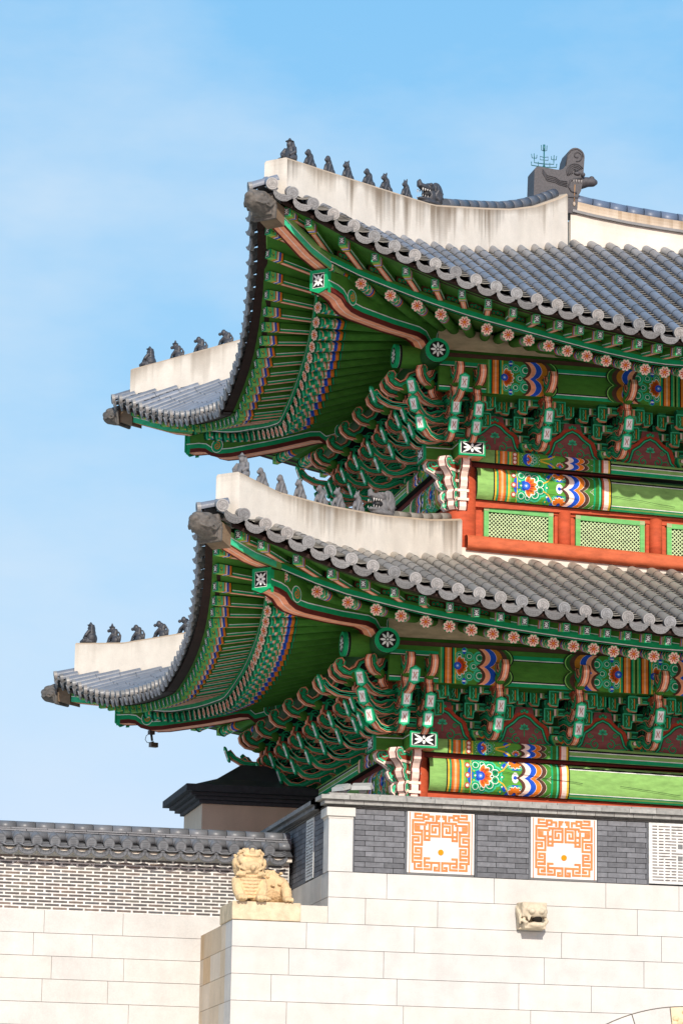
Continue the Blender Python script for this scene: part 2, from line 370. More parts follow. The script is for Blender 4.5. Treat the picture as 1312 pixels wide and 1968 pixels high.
FR = [[(270, 100), (175, 100), (175, 160), (295, 160)], [(320, 110), (410, 110), (410, 185), (330, 185), (330, 130)], [(430, 140), (495, 140), (495, 200)],
      [(610, 130), (555, 130), (555, 250), (370, 250), (370, 285), (180, 285), (180, 330), (245, 330), (245, 365), (180, 365)], [(320, 218), (135, 218), (135, 465), (300, 465), (300, 400), (185, 400)],
      [(555, 250), (610, 250), (610, 490), (370, 490)], [(430, 250), (430, 470)], [(600, 305), (480, 305), (480, 420), (540, 420), (540, 365)], [(350, 400), (350, 560), (430, 560), (430, 525)],
      [(135, 520), (240, 520), (240, 580), (180, 580)], [(300, 490), (300, 650), (135, 650), (135, 520)], [(135, 650), (135, 960), (270, 960)], [(290, 715), (190, 715), (190, 775), (245, 775)],
      [(290, 715), (290, 900), (180, 890)], [(290, 830), (160, 830)], [(430, 890), (350, 890), (350, 1030), (415, 1030)], [(350, 965), (610, 965), (610, 1100), (530, 1100), (530, 1050), (565, 1050)],
      [(470, 980), (470, 1085), (350, 1085)], [(175, 970), (175, 1085), (300, 1085)], [(290, 960), (290, 1030), (235, 1020)], [(350, 400), (390, 400)], [(345, 330), (345, 370)], [(590, 130), (590, 175)]]
def fret(x0):
    mb = M(); W_ = 1.0; x1 = x0+1.0; z0, z1 = PZ0+.03, PZ1+.0
    mb.box(x0, x1, -.004, .05, z0, z1, (.66, .645, .61)); mb.box(x0, x1, .0, .05, PZ0, z0-.002, (.16, .155, .15))
    OC = (.64, .21, .075)
    mx_ = lambda px: (px-40)/1195*W_; mz = lambda py: z1-(py-62)/1090*(z1-z0)
    def seg(p, q, c):
        a, b = sorted((mx_(p[0]), mx_(q[0]))); d, e = sorted((mz(p[1]), mz(q[1]))); k = .0155
        return a-k, b+k, d-k, e+k
    for pl in FR:
        for p, q in zip(pl, pl[1:]):
            a, b, d, e = seg(p, q, OC)
            y = rnd.uniform(-.012, -.008)
            mb.box(x0+a, x0+b, y, 0, d, e, jit(OC, .1)); mb.box(x1-b, x1-a, y+.0002, 0, d, e, jit(OC, .1))
    for xx in (x0+.03, x1-.043): mb.box(xx, xx+.013, -.009, 0, z0, z1-.01, (.62, .22, .12))
    P = Pl((x0+.5, -.004, mz(775)), (1, 0, 0), (0, 0, 1), (0, -1, 0)); mb.prism([P(a, b, 0) for a, b in circ(0, 0, .042, 20)], (0, -.012, 0), (.78, .24, .01))
    mb.build('fret_panel', ML, par)
for x in (1.155, 3.01, 6.83): fret(x)
def lattice_panel(P, a0, a1, seed):
    mb = M(); rr = random.Random(seed); W_ = a1-a0; z0, z1 = PZ0+.02, PZ1
    q = [P(a0, z0, 0), P(a1, z0, 0), P(a1, z1, 0), P(a0, z1, 0)]; mb.prism(q, P.n*.034, (.64, .63, .60))
    n = 19; dz = (z1-z0-.06)/n; nc = max(2, round(W_/.105)); dw = (W_-.08)/nc
    for r in range(n):
        k = 0
        while k < nc:
            big = 7 <= r <= 12 and nc*.36 < k+.5 < nc*.64
            sp = 2 if (rr.random() < .28 and k+1 < nc and not big) else 1
            if big:
                if r % 2 == 1:
                    b0, b1 = z0+.03+dz*(r+.15), z0+.03+dz*(r+1.75)
                    q = [P(a0+.04+k*dw+.012, b0, .036), P(a0+.04+(k+1)*dw-.012, b0, .036), P(a0+.04+(k+1)*dw-.012, b1, .036), P(a0+.04+k*dw+.012, b1, .036)]; mb.face(q, (.17, .17, .17))
            else:
                b0, b1 = z0+.03+dz*(r+.3), z0+.03+dz*(r+.72)
                q = [P(a0+.04+k*dw+.012, b0, .036), P(a0+.04+(k+sp)*dw-.012, b0, .036), P(a0+.04+(k+sp)*dw-.012, b1, .036), P(a0+.04+k*dw+.012, b1, .036)]; mb.face(q, jit((.16, .14, .13), .3))
            k += sp
    mb.build('character_panel', MB_, par)
lattice_panel(PF, 4.81, 5.97, 3); lattice_panel(PS_, 1.07, 1.6, 5)
mb = M()                                             # coping, three stepped brick courses
def coping_run(axis, c):
    for j, (o, z0, z1, ln) in enumerate(((-.01, 8.33, 8.348, .5), (-.035, 8.352, 8.37, .5), (-.10, 8.374, 8.43, .29), (-.16, 8.436, 8.495, .42), (-.02, 8.5, 8.545, .38))):
        a = -.16 if j == 3 else o
        while a < (XR if axis == 'x' else 6.2):
            b = a+ln; cc = jit(c if j else (.2, .19, .17), .14)
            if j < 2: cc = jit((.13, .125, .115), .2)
            if axis == 'x': mb.box(a+.003, b-.003, o, .58, z0, z1, cc)
            else: mb.box(o, .58, a+.003 if a > o else .585, b-.003, z0, z1, cc)
            a = b
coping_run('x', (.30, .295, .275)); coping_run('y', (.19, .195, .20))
mb.build('coping', MB_, par)

# ------------------------------------------------------------------ left wall with tile coping
YW = 2.5
lw = tag(empty('boundary_wall', (-3, YW, 0)), 'side wall of white jointed brick on granite blocks with a tiled coping', 'wall')
mb = M(); LZ = [0]+[6.945-.338*k for k in range(20, -1, -1)]; LZ = [z for z in LZ if z >= 0]
LJ = {20: [-7, -5.4, -3.75, -2.57, -1.53], 19: [-7, -5.3, -3.9, -3.02], 18: [-7, -5, -3.62, -2.54], 17: [-7, -5.6, -3.75, -2.77], 16: [-7, -4.9, -2.45]}
n = len(LZ)-1
for k in range(n):
    js = LJ.get(k-(n-1)+20)
    if not js:
        js = [-7]
        while js[-1] < -2.4: js.append(js[-1]+rnd.uniform(.9, 1.7))
    js = [j for j in js if j < -1.7]+[-1.0]
    for a, b in zip(js, js[1:]): mb.box(a+G, b-G, YW+rnd.uniform(0, .002), YW+.4, LZ[k]+G, LZ[k+1]-G, jit(rnd.choice(TI), .015))
mb.box(-7, -1, YW+.03, YW+.6, 0, 6.93, (.36, .32, .275)); mb.build('masonry', MS, lw)
mb = M(); P = Pl((0, YW+.03, 0), (1, 0, 0), (0, 0, 1), (0, -1, 0))
mb.box(-7, -.06, YW+.03, YW+.5, 6.945, 7.80, MORTAR)
rr = random.Random(5); rows = 15; bh = (7.72-6.96)/rows
for r in range(rows+1):
    x = -7-(.12 if r % 2 else 0)
    while x < -.1:
        s0, s1 = x+.014, min(-.075, x+.225); x += .24
        z0 = 6.963+r*bh+.0; z1 = z0+bh*.57
        c = mixc((.095, .085, .082), rr.choice(((.20, .155, .13), (.12, .12, .125), (.17, .16, .14))), rr.random())
        if s1-s0 > .03 and z1 < 7.77: mb.box(s0+rr.uniform(-.004, .004), s1, YW+.024, YW+.04, z0, z1, c)
mb.build('brickwork', MB_, lw)
CT = (.125, .13, .14)
def endplate(w_, h_):                                # pointed oval end of a small cover tile
    o = []
    for k in range(20):
        t = 2*math.pi*k/20; o.append((w_*math.sin(t)*(1 if math.cos(t) > 0 else 1-.25*math.cos(t)**2), h_*math.cos(t)))
    return o
pr_ = M(); P = Pl((0, 0, 0), (1, 0, 0), (0, -.25, .97), (0, -.97, -.25))
pr_.prism([P(a, b, 0) for a, b in endplate(.083, .098)], P.n*.025, shade(CT, .8)); pr_.prism([P(a, b, .025) for a, b in inset(endplate(.083, .098), .012)], P.n*.004, shade(CT, 1.25))
for k in range(5): ribbon(pr_, P, [(-.05+.004*k, .05-.025*k), (.05-.004*k, .05-.025*k)], .009, shade(CT, .8), .031)
pr_.tube([(0, .0, 0), (0, .30, .13)], [.084, .078], 12, CT)
mp_ = pr_.mesh('cover_tile'); mp_.materials.append(MT)
dp_ = M(); P = Pl((0, 0, 0), (1, 0, 0), (0, -.3, .95), (0, -.95, -.3))
arc = [(.145*math.cos(t), -.02-.115*math.sin(t)) for t in [math.pi*k/12 for k in range(13)]]; arc2 = [(-.125+.25*k/8, -.01-.05*math.sin(math.pi*k/8)) for k in range(9)]
dp_.prism([P(a, b, 0) for a, b in arc+arc2], P.n*.02, shade(CT, .9)); dp_.prism([P(a, b, .02) for a, b in inset(arc+arc2, .013)], P.n*.004, shade(CT, 1.3))
for k in range(-2, 3): ribbon(dp_, P, spiral(.04*k, -.075+.006*abs(k), .018, 1.2, k), .006, shade(CT, .7), .027)
for k in range(3): dp_.tube([(-.13, -.0+.06*k, .03+.03*k), (-.06, .0+.06*k, -.0+.03*k), (.06, .06*k, .03*k), (.13, .06*k, .03+.03*k)], .014, 6, shade(CT, 1-.1*k))
md_ = dp_.mesh('drip_tile'); md_.materials.append(MT)
k = 0; x = -6.9
while x < -.2:
    zz = 7.94
    o = link('cover_tile', mp_, lw); o.location = (x, YW-.22, zz); o = link('drip_tile', md_, lw); o.location = (x+.135, YW-.245, zz-.075); x += .27
mb = M()
mb.box(-7, -.045, YW-.10, YW+.5, 7.80, 7.86, (.62, .56, .47)); mb.prism([(-7, YW-.16, 7.87), (-7, YW+.5, 7.87), (-7, YW+.5, 8.12), (-7, YW+.1, 8.07)], (6.955, 0, 0), shade(CT, .5))
for j in range(5):
    x = -7-.1*j
    while x < -.05:
        L = .29 if j == 4 else rnd.uniform(.42, .6)
        if j == 0: mb.tube([(x+.004, YW-.03, 8.035), (min(x+.27, -.05), YW-.03, 8.035)], .062, 10, jit(shade(CT, 1.1), .12)); x += .27; continue
        x1_ = min(x+L-.006, -.045)
        if j < 4: mb.box(x+.003, x1_, YW-.05+.02*j+rnd.uniform(-.01, .01), YW+.4, 8.075+.033*(j-1), 8.098+.033*(j-1)+rnd.uniform(-.006, .004), jit(shade(CT, 1.15), .2))
        else: mb.tube([(x+.003, YW+.14, 8.185), (x1_, YW+.14, 8.185)], .085, 12, jit(shade(CT, 1.05), .14))
        x += L
mb.build('coping_ridge', MT, lw)

# ------------------------------------------------------------------ pier behind the wall
pier = tag(empty('roofed_pier', (.4, 8, 6.6)), 'plastered side gate pier with dark brick cornice behind the wall', 'gate pier')
PX, PY = -.58, 7.2
mb = M(); mb.box(PX, PX+1.75, PY, PY+1.7, 6.6, 9.29, (.56, .46, .36)); mb.build('wall', ML, pier)
mb = M()
for j, (o, z0, z1) in enumerate(((.06, 9.293, 9.345), (.14, 9.348, 9.40), (.22, 9.403, 9.455), (.32, 9.458, 9.57))):
    mb.box(PX-o, PX+1.75+o, PY-o, PY+1.7+o, z0, z1, shade((.055, .06, .07), 1-.1*j))
mb.build('cornice', MB_, pier)
mb = M(); a = [(PX-.2, PY-.2, 9.573), (PX+1.95, PY-.2, 9.573), (PX+1.95, PY+1.9, 9.573), (PX-.2, PY+1.9, 9.573)]; b = [(PX+.75, PY+.6, 10.05), (PX+1.2, PY+.6, 10.05), (PX+1.2, PY+1.1, 10.05), (PX+.75, PY+1.1, 10.05)]
mid = [V(p)*.5+V(q)*.5-V((0, 0, .07)) for p, q in zip(a, b)]
mb.face(b, (.05, .055, .06))
for A, B in ((a, mid), (mid, b)):
    for i in range(4): j = (i+1) % 4; mb.face((A[i], A[j], B[j], B[i]), (.05, .055, .065))  # dark navy: the shadow over this roof is put into its colour
mb.build('roof', MT, pier)

# ================================================================== THE GATE PAVILION
pav = tag(empty('gate_pavilion', (1.65, 1.65, 7.4)), 'two storey palace gate pavilion with painted eaves and grey tiled hipped roofs', 'gate pavilion')
MID = 5.0
XE = 8.0
def interp(tab, u):
    if u <= tab[0][0]: return tab[0][1]
    for (a, b), (c, d) in zip(tab, tab[1:]):
        if u <= c: return b+(d-b)*(u-a)/(c-a)
    return tab[-1][1]
class Roof:
    def __init__(s, t, bow, zt, col, zb, zR, yR, k, cc):
        s.t, s.bow, s.zt, s.col, s.zb, s.zR, s.yR, s.k, s.cc = t, bow, zt, col, zb, zR, yR, k, cc
        s.L = MID+t; s.zm = zt[-1][1]
        # offsets of the rafters below the tile edge
    def y(s, u, off=0.): u = min(max(u, 0), s.L); return -s.t+off+s.bow*(1-(1-u/s.L)**2)
    def z(s, u): return interp(s.zt, min(max(u, 0), s.L))
    def surf(s, x, y):
        u = min(max(x+s.t, 0), s.L); ye = s.y(u); q = min(max((y-ye)/(s.yR-ye), 0), 1)
        return s.zm+(s.zR-s.zm)*(q-s.cc*q*(1-q))+(s.z(u)-s.zm)*(1-q)**s.k
ZL = [(0, 12.24), (.37, 12.14), (.71, 12.04), (1.04, 11.93), (1.36, 11.84), (1.66, 11.75), (1.98, 11.65), (2.29, 11.57), (2.6, 11.50), (2.93, 11.44), (3.4, 11.35), (3.92, 11.27), (4.58, 11.20), (5.23, 11.14), (5.91, 11.09), (6.57, 11.05), (7.24, 11.01), (9, 10.98)]
ZU = [(0, 17.24), (.42, 17.11), (.73, 17.03), (1.03, 16.92), (1.35, 16.81), (1.67, 16.68), (1.97, 16.57), (2.28, 16.47), (2.58, 16.38), (2.9, 16.29), (3.23, 16.20), (3.54, 16.12), (3.86, 16.05), (4.17, 15.98), (4.51, 15.92), (4.84, 15.87), (5.16, 15.82), (5.49, 15.77), (5.82, 15.72), (6.15, 15.68), (6.48, 15.63), (6.82, 15.59), (8, 15.53)]
LOW = Roof(2.5, .85, ZL, 1.62, 9.66, 12.62, 2.35, .35, .0)
UPP = Roof(1.75, .9, ZU, 2.57, 14.42, 18.68, 4.85, .35, .0)
DZS = .10
# placing along the eaves: w in {'f','s','b'}: front, side (from front corner), side (from back corner)
def put(wy, p, q=0.):
    p = V(p)
    if wy == 'f': return p
    d = -DZS*q
    if wy == 'n': return V((p.x, 2*MID-p.y, p.z))
    return V((p.y, p.x, p.z+d)) if wy == 's' else V((p.y, 2*MID-p.x, p.z+d))
UQ = [.66, 1.0, 1.53, 2.05, 2.54, 3.0, 3.43, 3.85, 4.25, 4.62, 4.98, 5.31]; UR = [1.15, 1.5, 2.03, 2.50, 2.93, 3.31, 3.69, 4.05, 4.39, 4.72, 5.04, 5.34]
for k in range(8): UQ.append(UQ[-1]+.31); UR.append(UR[-1]+.31)
SQT = [(0, -.16), (1.5, -.19), (3, -.17), (9, -.17)]    # square rafter centre below tile centre
def rd_z(S, u): return S.z(u)-interp([(0, -.05+.35), (1.48, .36), (2.5, .36), (3.3, .335), (4.5, .31), (6, .31), (9, .31)], u) if S is LOW else S.z(u)-interp([(0, .4), (1.57, .42), (2.5, .37), (3.3, .34), (4.5, .30), (6, .33), (9, .33)], u)
def sq_z(S, u): return S.z(u)-interp([(0, .24), (1, .25), (2, .24), (3, .22), (5, .225), (9, .22)], u) if S is LOW else S.z(u)-interp([(0, .22), (.7, .22), (1.6, .22), (2.6, .2), (3.4, .2), (5, .21), (9, .21)], u)

# --- prototypes: rafters
def rafter_protos():
    r = .083; mb = M(); n = 12
    bands = [(0, .02, DTEAL), (.02, .06, GREEN)]
    def cf(d, k):
        if d < .03: return DTEAL
        if d < .055: return LTEAL
        if d < .31:
            q = (int(d/.024)*7+k*5) % 11
            return PINK if q in (0, 6) else (BLUE if q == 3 and k in (8, 9, 3, 2) else (LTEAL if q in (1, 8) else (TEAL if q != 4 else PALE)))
        ph = .016*abs(math.sin(math.pi*k/3))
        if d+ph < .35: return PALE if k % 2 else PINK
        if d+ph < .41: return BLUE
        if d+ph < .475: return ORANGE
        if d+ph < .50: return DARKG
        if d+ph < .525: return TEAL
        if d+ph < .54: return BROWN
        return None
    ds = [.012*k for k in range(48)]+[.6+.4*k for k in range(8)]
    P = [[(r*math.cos(2*math.pi*k/n), d, r*math.sin(2*math.pi*k/n)) for k in range(n+1)] for d in ds]
    mb.grid(P, lambda i, j: cf(ds[i], j % n) or PLANK)
    PP = Pl((0, 0, 0), (1, 0, 0), (0, 0, 1), (0, -1, 0)); rosette(mb, PP, .092, .002)
    me = mb.mesh('round_rafter'); me.materials.append(MP)
    a, h = .052, .066; sq = M(); L = 1.2
    segs = [(0, .022, TEAL, TEAL), (.022, .10, LGREEN, LGREEN), (.10, .13, LTEAL, YELLOW), (.13, .15, ORANGE, RED), (.15, .18, PALE, PALE), (.18, .215, BLUE, BLUE), (.215, .255, ORANGE, YELLOW), (.255, .275, DARKG, DARKG), (.275, L, None, None)]
    for d0, d1, cs, cb in segs:
        if cs: sq.box(-a, a, d0, d1, -h, h, cs, {0: cb, 1: DARKG})
        else:
            sq.box(-a, a, d0, d1, -h+.03, h, PLANK, {1: DARKG}); sq.box(-a-.002, a+.002, d0, d1, -h-.001, -h+.03, TEAL, {0: MAROON}); sq.box(-.034, .034, d0, d1, -h-.003, -h-.0012, PINK)
            for s_ in (-1, 1): sq.box(min(s_*(a+.002), s_*(a+.006)), max(s_*(a+.002), s_*(a+.006)), d0, d1, -h+.027, -h+.037, WHITE)
            sq.box(-.006, .006, d0+.01, d1, -h-.0045, -h-.0032, PALE)
    for s_ in (-1, 1):
        Q = Pl((s_*a, .06, 0), (0, 1, 0), (0, 0, 1), (s_, 0, 0)); poly(sq, Q, circ(0, 0, .03, 8), TEAL, .002); poly(sq, Q, circ(0, .01, .015, 6), YELLOW, .004); poly(sq, Q, circ(.015, -.02, .012, 6), RED, .004)
    crest(sq, PP, a, h, .002)
    mq = sq.mesh('square_rafter'); mq.materials.append(MP)
    return mb, me, sq, mq
RB, RM_, QB, QM = rafter_protos()
def frame(o, d, roll_up=V((0, 0, 1))):
    d = d.normalized(); x = d.cross(roll_up).normalized(); z = x.cross(d)
    m = Matrix.Identity(4)
    for i in range(3): m[i][0], m[i][1], m[i][2] = x[i], d[i], z[i]
    m.translation = o; return m

def eaves(S, nm):
    ev = bpy.data.objects.new('eaves', None); COL.objects.link(ev); attach(ev, pav)
    tag(ev, '%s eaves with painted rafters' % nm)
    rest = M(); restq = M(); deck = M(); boards = M()
    pz = S.zb+1.22                                    # purlin axis height
    for wy in ('f', 's', 'b', 'n'):
        lines = []; ql = []
        nmax = 28 if wy == 'f' else 20
        uq = list(UQ); ur = list(UR)
        if wy == 'f':
            while uq[-1]-S.t < XE-.3: uq.append(uq[-1]+.315); ur.append(ur[-1]+.315)
        else:
            uq = [u for u in uq if u < S.L+.16]; ur = ur[:len(uq)]
        if wy == 'n': uq, ur = uq[:15], ur[:15]
        for k, (a, b) in enumerate(zip(uq, ur)):
            q = (min(a, S.L)/S.L)**2
            E = V((b-S.t, S.y(b, 1.05), rd_z(S, b))); A = V((a-S.t, S.y(a, .25), sq_z(S, a)))
            d = V((E.x-A.x, E.y-A.y)); d = d.normalized() if k < 11 else V((0, 1))
            if k == 0: d = V((.62, .78)).normalized()
            yp = S.col-.72; dist = (yp-E.y)/d.y; xi = E.x+d.x*dist
            wd = .30*min(max((S.col+1.5-xi)/2.2, 0), 1)
            zi = pz+.18+.085+wd; sl = (zi-E.z)/dist; D = V((d.x, d.y, sl)); 
            E3, D3 = put(wy, E, q), (put(wy, E+D, q)-put(wy, E, q)).normalized()
            lines.append((E3, D3)); 
            sl2 = ((E.z+.27)-A.z)/max((V((E.x, E.y))-V((A.x, A.y))).length, .3) if k else .0
            D2 = V((d.x, d.y, sl2)); A3, DD = put(wy, A, q), (put(wy, A+D2, q)-put(wy, A, q)).normalized(); ql.append((A3, DD))
            ind = wy == 'f' or (wy == 's' and k < 16) or (wy == 'n' and k < 6)
            if k:
                if ind: link('round_rafter', RM_, ev, frame(E3, D3))
                else: rest.merge(RB, frame(E3, D3))
            if ind: link('square_rafter', QM, ev, frame(A3, DD))
            else: restq.merge(QB, frame(A3, DD))
        if wy == 'f': fl, fq = lines, ql
        for (a, d), (b, e) in zip(lines, lines[1:]):
            N = 8
            for i in range(N):
                t0, t1 = 3.6*i/N, 3.6*(i+1)/N; o = V((0, 0, .08))
                deck.face((a+d*t0+o, a+d*t1+o, b+e*t1+o, b+e*t0+o), jit(PLANK, .08))
        for (a, d), (b, e) in zip(ql, ql[1:]):
            o = V((0, 0, .068))
            deck.face((a-d*.06+o, a+d*1.3+o, b+e*1.3+o, b-e*.06+o), jit(PLANK, .1))
        # boards: over the round rafters, over the square rafters
        def strip(pts, off, z0, z1, c, mbx=boards, thick=.04):
            for (p, d), (p2, d2) in zip(pts, pts[1:]):
                f, f2 = V((d.x, d.y, 0)).normalized(), V((d2.x, d2.y, 0)).normalized()
                a, b = p+f*off, p2+f2*off; Z0, Z1 = V((0, 0, z0)), V((0, 0, z1)); t, t2 = f*thick, f2*thick
                mbx.face((a+Z0, b+Z0, b+Z1, a+Z1), c); mbx.face((a+Z0, b+Z0, b+t2+Z0, a+t+Z0), c); mbx.face((a+Z1, b+Z1, b+t2+Z1, a+t+Z1), c)
        strip(lines, -.06, .088, .235, TEAL); strip(lines, -.064, .102, .117, WHITE, thick=.004); strip(lines, -.064, .19, .235, (.07, .20, .03), thick=.004); strip(lines, -.064, .088, .102, BLACK, thick=.004)
        strip(ql, -.03, .07, .105, LGREEN); strip(ql, -.035, .095, .107, PALE, thick=.005); strip(ql, -.10, .107, .17, (.04, .018, .013), thick=.3); (strip(ql, -.14, .12, .25, (.035, .018, .014), thick=.3) if wy != 'f' else None); strip(ql, -.20, .07, .125, (.035, .018, .014), thick=.3)
        # little painted panels between the square rafters
        for k in range(1, len(lines)-1):
            a, b = lines[k][0], lines[k+1][0]; c = (a+b)/2; uu = (b-a).normalized(); f = V((lines[k][1].x, lines[k][1].y, 0)).normalized()
            Pn = Pl(c-f*.02+V((0, 0, .25)), uu, (0, 0, 1), -f)
            poly(boards, Pn, [(-.13, -.02), (.13, -.02), (.12, .07), (.06, .12), (-.06, .12), (-.12, .07)], (.12, .045, .02), 0)
            for s_ in (-1, 0, 1): poly(boards, Pn, circ(.06*s_, .045-.012*abs(s_), .035, 8), TEAL, .003); poly(boards, Pn, circ(.06*s_, .04-.012*abs(s_), .015, 6), RED, .005)
        if wy == 's': sl_last, sq_last = lines[-1], ql[-1]
        if wy == 'b':                                    # close the middle of the side
            for A, B, o, L in ((sl_last, lines[-1], .08, 3.6), (sq_last, ql[-1], .068, 1.3)):
                O = V((0, 0, o)); deck.face((A[0]+O, A[0]+A[1]*L+O, B[0]+B[1]*L+O, B[0]+O), PLANK)
        # fill to the hip
        h0 = put(wy, (S.col, S.col, lines[1][0].z+.1)); a, d = lines[0]; 
        tip = put(wy, (-S.t+.35, -S.t+.35, S.z(0)-.22)); a2, d2 = ql[0]
        deck.face((a2-d2*.06+V((0, 0, .07)), a2+d2*1.3+V((0, 0, .07)), put(wy, (-.2-(.85 if S is LOW else 0), -.2-(.85 if S is LOW else 0), S.z(1)-.1)), tip), PLANK)
        deck.face((a+V((0, 0, .08)), a+d*3.6+V((0, 0, .08)), h0, put(wy, (S.col-2.75, S.col-2.75, rd_z(S, 1.0)+.2))), PLANK)
    deck.build('soffit', MW, ev); boards.build('eave_board', MP, ev)
    tag(rest.build('round_rafter', MP, ev), kind='stuff'); tag(restq.build('square_rafter', MP, ev), kind='stuff')
    return ev
EVL = eaves(LOW, 'lower'); EVU = eaves(UPP, 'upper')

# --- hip rafters (local frame: x lateral, y inward along the diagonal towards the column, z height above the storey's bracket base)
def strokes(mb, P, h, items):
    for pts, wd, c in items: ribbon(mb, P, pts, wd, c, h)
def hip_rafter(S, ev, wy):
    q = math.sqrt(2)
    zb = S.zb; W2 = .14
    out = [(4.17, 1.54), (4.17, 1.83), (3.4, 1.88), (.6, 1.98), (.55, 1.62), (.72, 1.50), (.95, 1.38), (1.22, 1.34), (1.35, 1.44), (1.55, 1.46), (2.3, 1.40), (3.2, 1.36), (3.45, 1.37), (3.62, 1.42), (3.74, 1.50), (3.9, 1.53)]
    mb = M(); P0 = Pl((0, 0, 0), (0, -1, 0), (0, 0, 1), (1, 0, 0))
    for sgn in (-1, 1):
        P = Pl((sgn*W2, 0, 0), (0, -1, 0), (0, 0, 1), (sgn, 0, 0))
        poly(mb, P, out, PLANK, 0)
        b = out[4:]                                    # lower edge
        low = b+[(4.17, 1.54)]
        offs = lambda d: [(x, z+d) for x, z in low]
        ribbon(mb, P, offs(.03), .075, MAROON, .003); ribbon(mb, P, offs(.10), .075, TEAL, .005); ribbon(mb, P, offs(.145), .016, WHITE, .007)
        ribbon(mb, P, [(4.13, 1.5), (4.13, 1.83)], .08, TEAL, .004)
        poly(mb, P, circ(3.50, 1.58, .125, 16), WHITE, .008); poly(mb, P, circ(3.50, 1.58, .112, 16), TEAL, .010); ribbon(mb, P, spiral(3.50, 1.58, .075, 1.7, 1.5), .018, ORANGE, .012)
        poly(mb, P, circ(.92, 1.56, .13, 14), WHITE, .008); poly(mb, P, circ(.92, 1.56, .117, 14), TEAL, .010); ribbon(mb, P, spiral(.92, 1.56, .08, 1.6, 2.5), .02, MAROON, .012)
    n = len(out)
    for i in range(n):
        (a, b), (c, d) = out[i], out[(i+1) % n]
        lo = i >= 4
        if lo:
            for x0, x1, cc in ((-W2, -.1, MAROON), (-.1, -.008, PINK), (-.008, .008, PALE), (.008, .1, PINK), (.1, W2, MAROON)):
                mb.face([(x0, -a, b), (x1, -a, b), (x1, -c, d), (x0, -c, d)], cc)
        else: mb.face([(-W2, -a, b), (W2, -a, b), (W2, -c, d), (-W2, -c, d)], TEAL)
    Pe = Pl((0, -4.172, 1.685), (1, 0, 0), (0, 0, 1), (0, -1, 0)); 
    mb.prism([(-.155, -4.17, 1.55), (0, -4.17, 1.49), (.155, -4.17, 1.55), (.155, -4.17, 1.85), (-.155, -4.17, 1.85)], (0, -.03, 0), TEAL)
    crest(mb, Pl((0, -4.2, 1.685), (1, 0, 0), (0, 0, 1), (0, -1, 0)), .135, .145, .003)
    # upper hip rafter
    DR, DZ = (-.22, -.18) if S is LOW else (-.05, .06)
    wq = lambda o: [(r+DR*min(max((r-4.2)/1.2, 0), 1), z+DZ*min(max((r-4.2)/1.2, 0), 1)) for r, z in o]
    o2 = [(5.42, 2.18), (5.42, 2.36), (4.2, 2.12), (3.0, 2.05), (3.0, 1.87), (4.1, 1.87), (4.6, 1.95)]; o2 = wq(o2); W3 = .12
    for sgn in (-1, 1):
        P = Pl((sgn*W3, 0, 0), (0, -1, 0), (0, 0, 1), (sgn, 0, 0)); poly(mb, P, o2, GREEN, 0); ribbon(mb, P, wq([(4.0, 1.93), (4.6, 2.01), (5.42, 2.23)]), .09, LTEAL, .004); ribbon(mb, P, wq([(4.0, 1.98), (4.6, 2.06), (5.42, 2.28)]), .014, WHITE, .006)
    for i in range(len(o2)):
        (a, b), (c, d) = o2[i], o2[(i+1) % len(o2)]
        for x0, x1, cc in ((-W3, -.085, MAROON), (-.085, -.008, PINK), (-.008, .008, PALE), (.008, .085, PINK), (.085, W3, MAROON)): mb.face([(x0, -a, b), (x1, -a, b), (x1, -c, d), (x0, -c, d)], cc)
    # dark sleeve behind the cap
    o3 = wq([(5.42, 2.12), (5.72, 2.22), (5.72, 2.46), (5.42, 2.40)])
    mb.prism([(-.15, -a, b) for a, b in o3], (.30, 0, 0), (.20, .14, .09))
    ang = -45 if wy == 'f' else -135
    mt = Matrix.Translation((S.col, S.col if wy == 'f' else 2*MID-S.col, zb-.0)) @ Matrix.Rotation(R(ang), 4, 'Z')
    mb.build('hip_rafter', MP, ev, mt)
    # animal head cap
    c = (.13, .115, .10)
    hd = M()
    hd.prism([(-.16, -5.70, 2.20), (.16, -5.70, 2.20), (.17, -5.70, 2.36), (.12, -5.70, 2.52), (-.12, -5.70, 2.52), (-.17, -5.70, 2.36)], (0, -.10, 0), (.19, .17, .13))
    hd.tube([(0, -5.70, 2.36), (0, -5.80, 2.37), (0, -5.92, 2.38), (0, -6.02, 2.375), (0, -6.10, 2.35), (0, -6.14, 2.34)], [.175, .18, .17, .145, .105, .05], 16, c)
    hd.ell((0, -6.11, 2.42), (.085, .06, .065), c); hd.ell((0, -5.98, 2.49), (.10, .13, .05), c); hd.ell((0, -5.84, 2.51), (.12, .10, .05), c)
    for s_ in (-1, 1):
        hd.ell((s_*.125, -5.97, 2.45), (.04, .05, .035), c); hd.tube([(s_*.10, -6.10, 2.33), (s_*.16, -5.99, 2.31), (s_*.18, -5.88, 2.36)], [.014, .018, .012], 7, c)
        for k in range(4): hd.tube([(s_*.165, -5.93+.05*k, 2.32+.04*k), (s_*.19, -5.87+.05*k, 2.29+.04*k), (s_*.18, -5.81+.04*k, 2.31+.03*k)], .014, 6, c)
    hd.prism([(-.19, -5.74, 2.15), (.19, -5.74, 2.15), (.205, -5.74, 2.34), (.14, -5.74, 2.55), (-.14, -5.74, 2.55), (-.205, -5.74, 2.34)], (0, .05, 0), c)
    hd.v = [(x, y-DR, z+DZ) for x, y, z in hd.v]
    o = hd.build('hip_end_cap', KC, ev, mt); r = o.modifiers.new('r', 'REMESH'); r.mode = 'VOXEL'; r.voxel_size = .012; r.use_smooth_shade = True
for S_, e_ in ((LOW, EVL), (UPP, EVU)):
    for wy in ('f', 'b'): hip_rafter(S_, e_, wy)

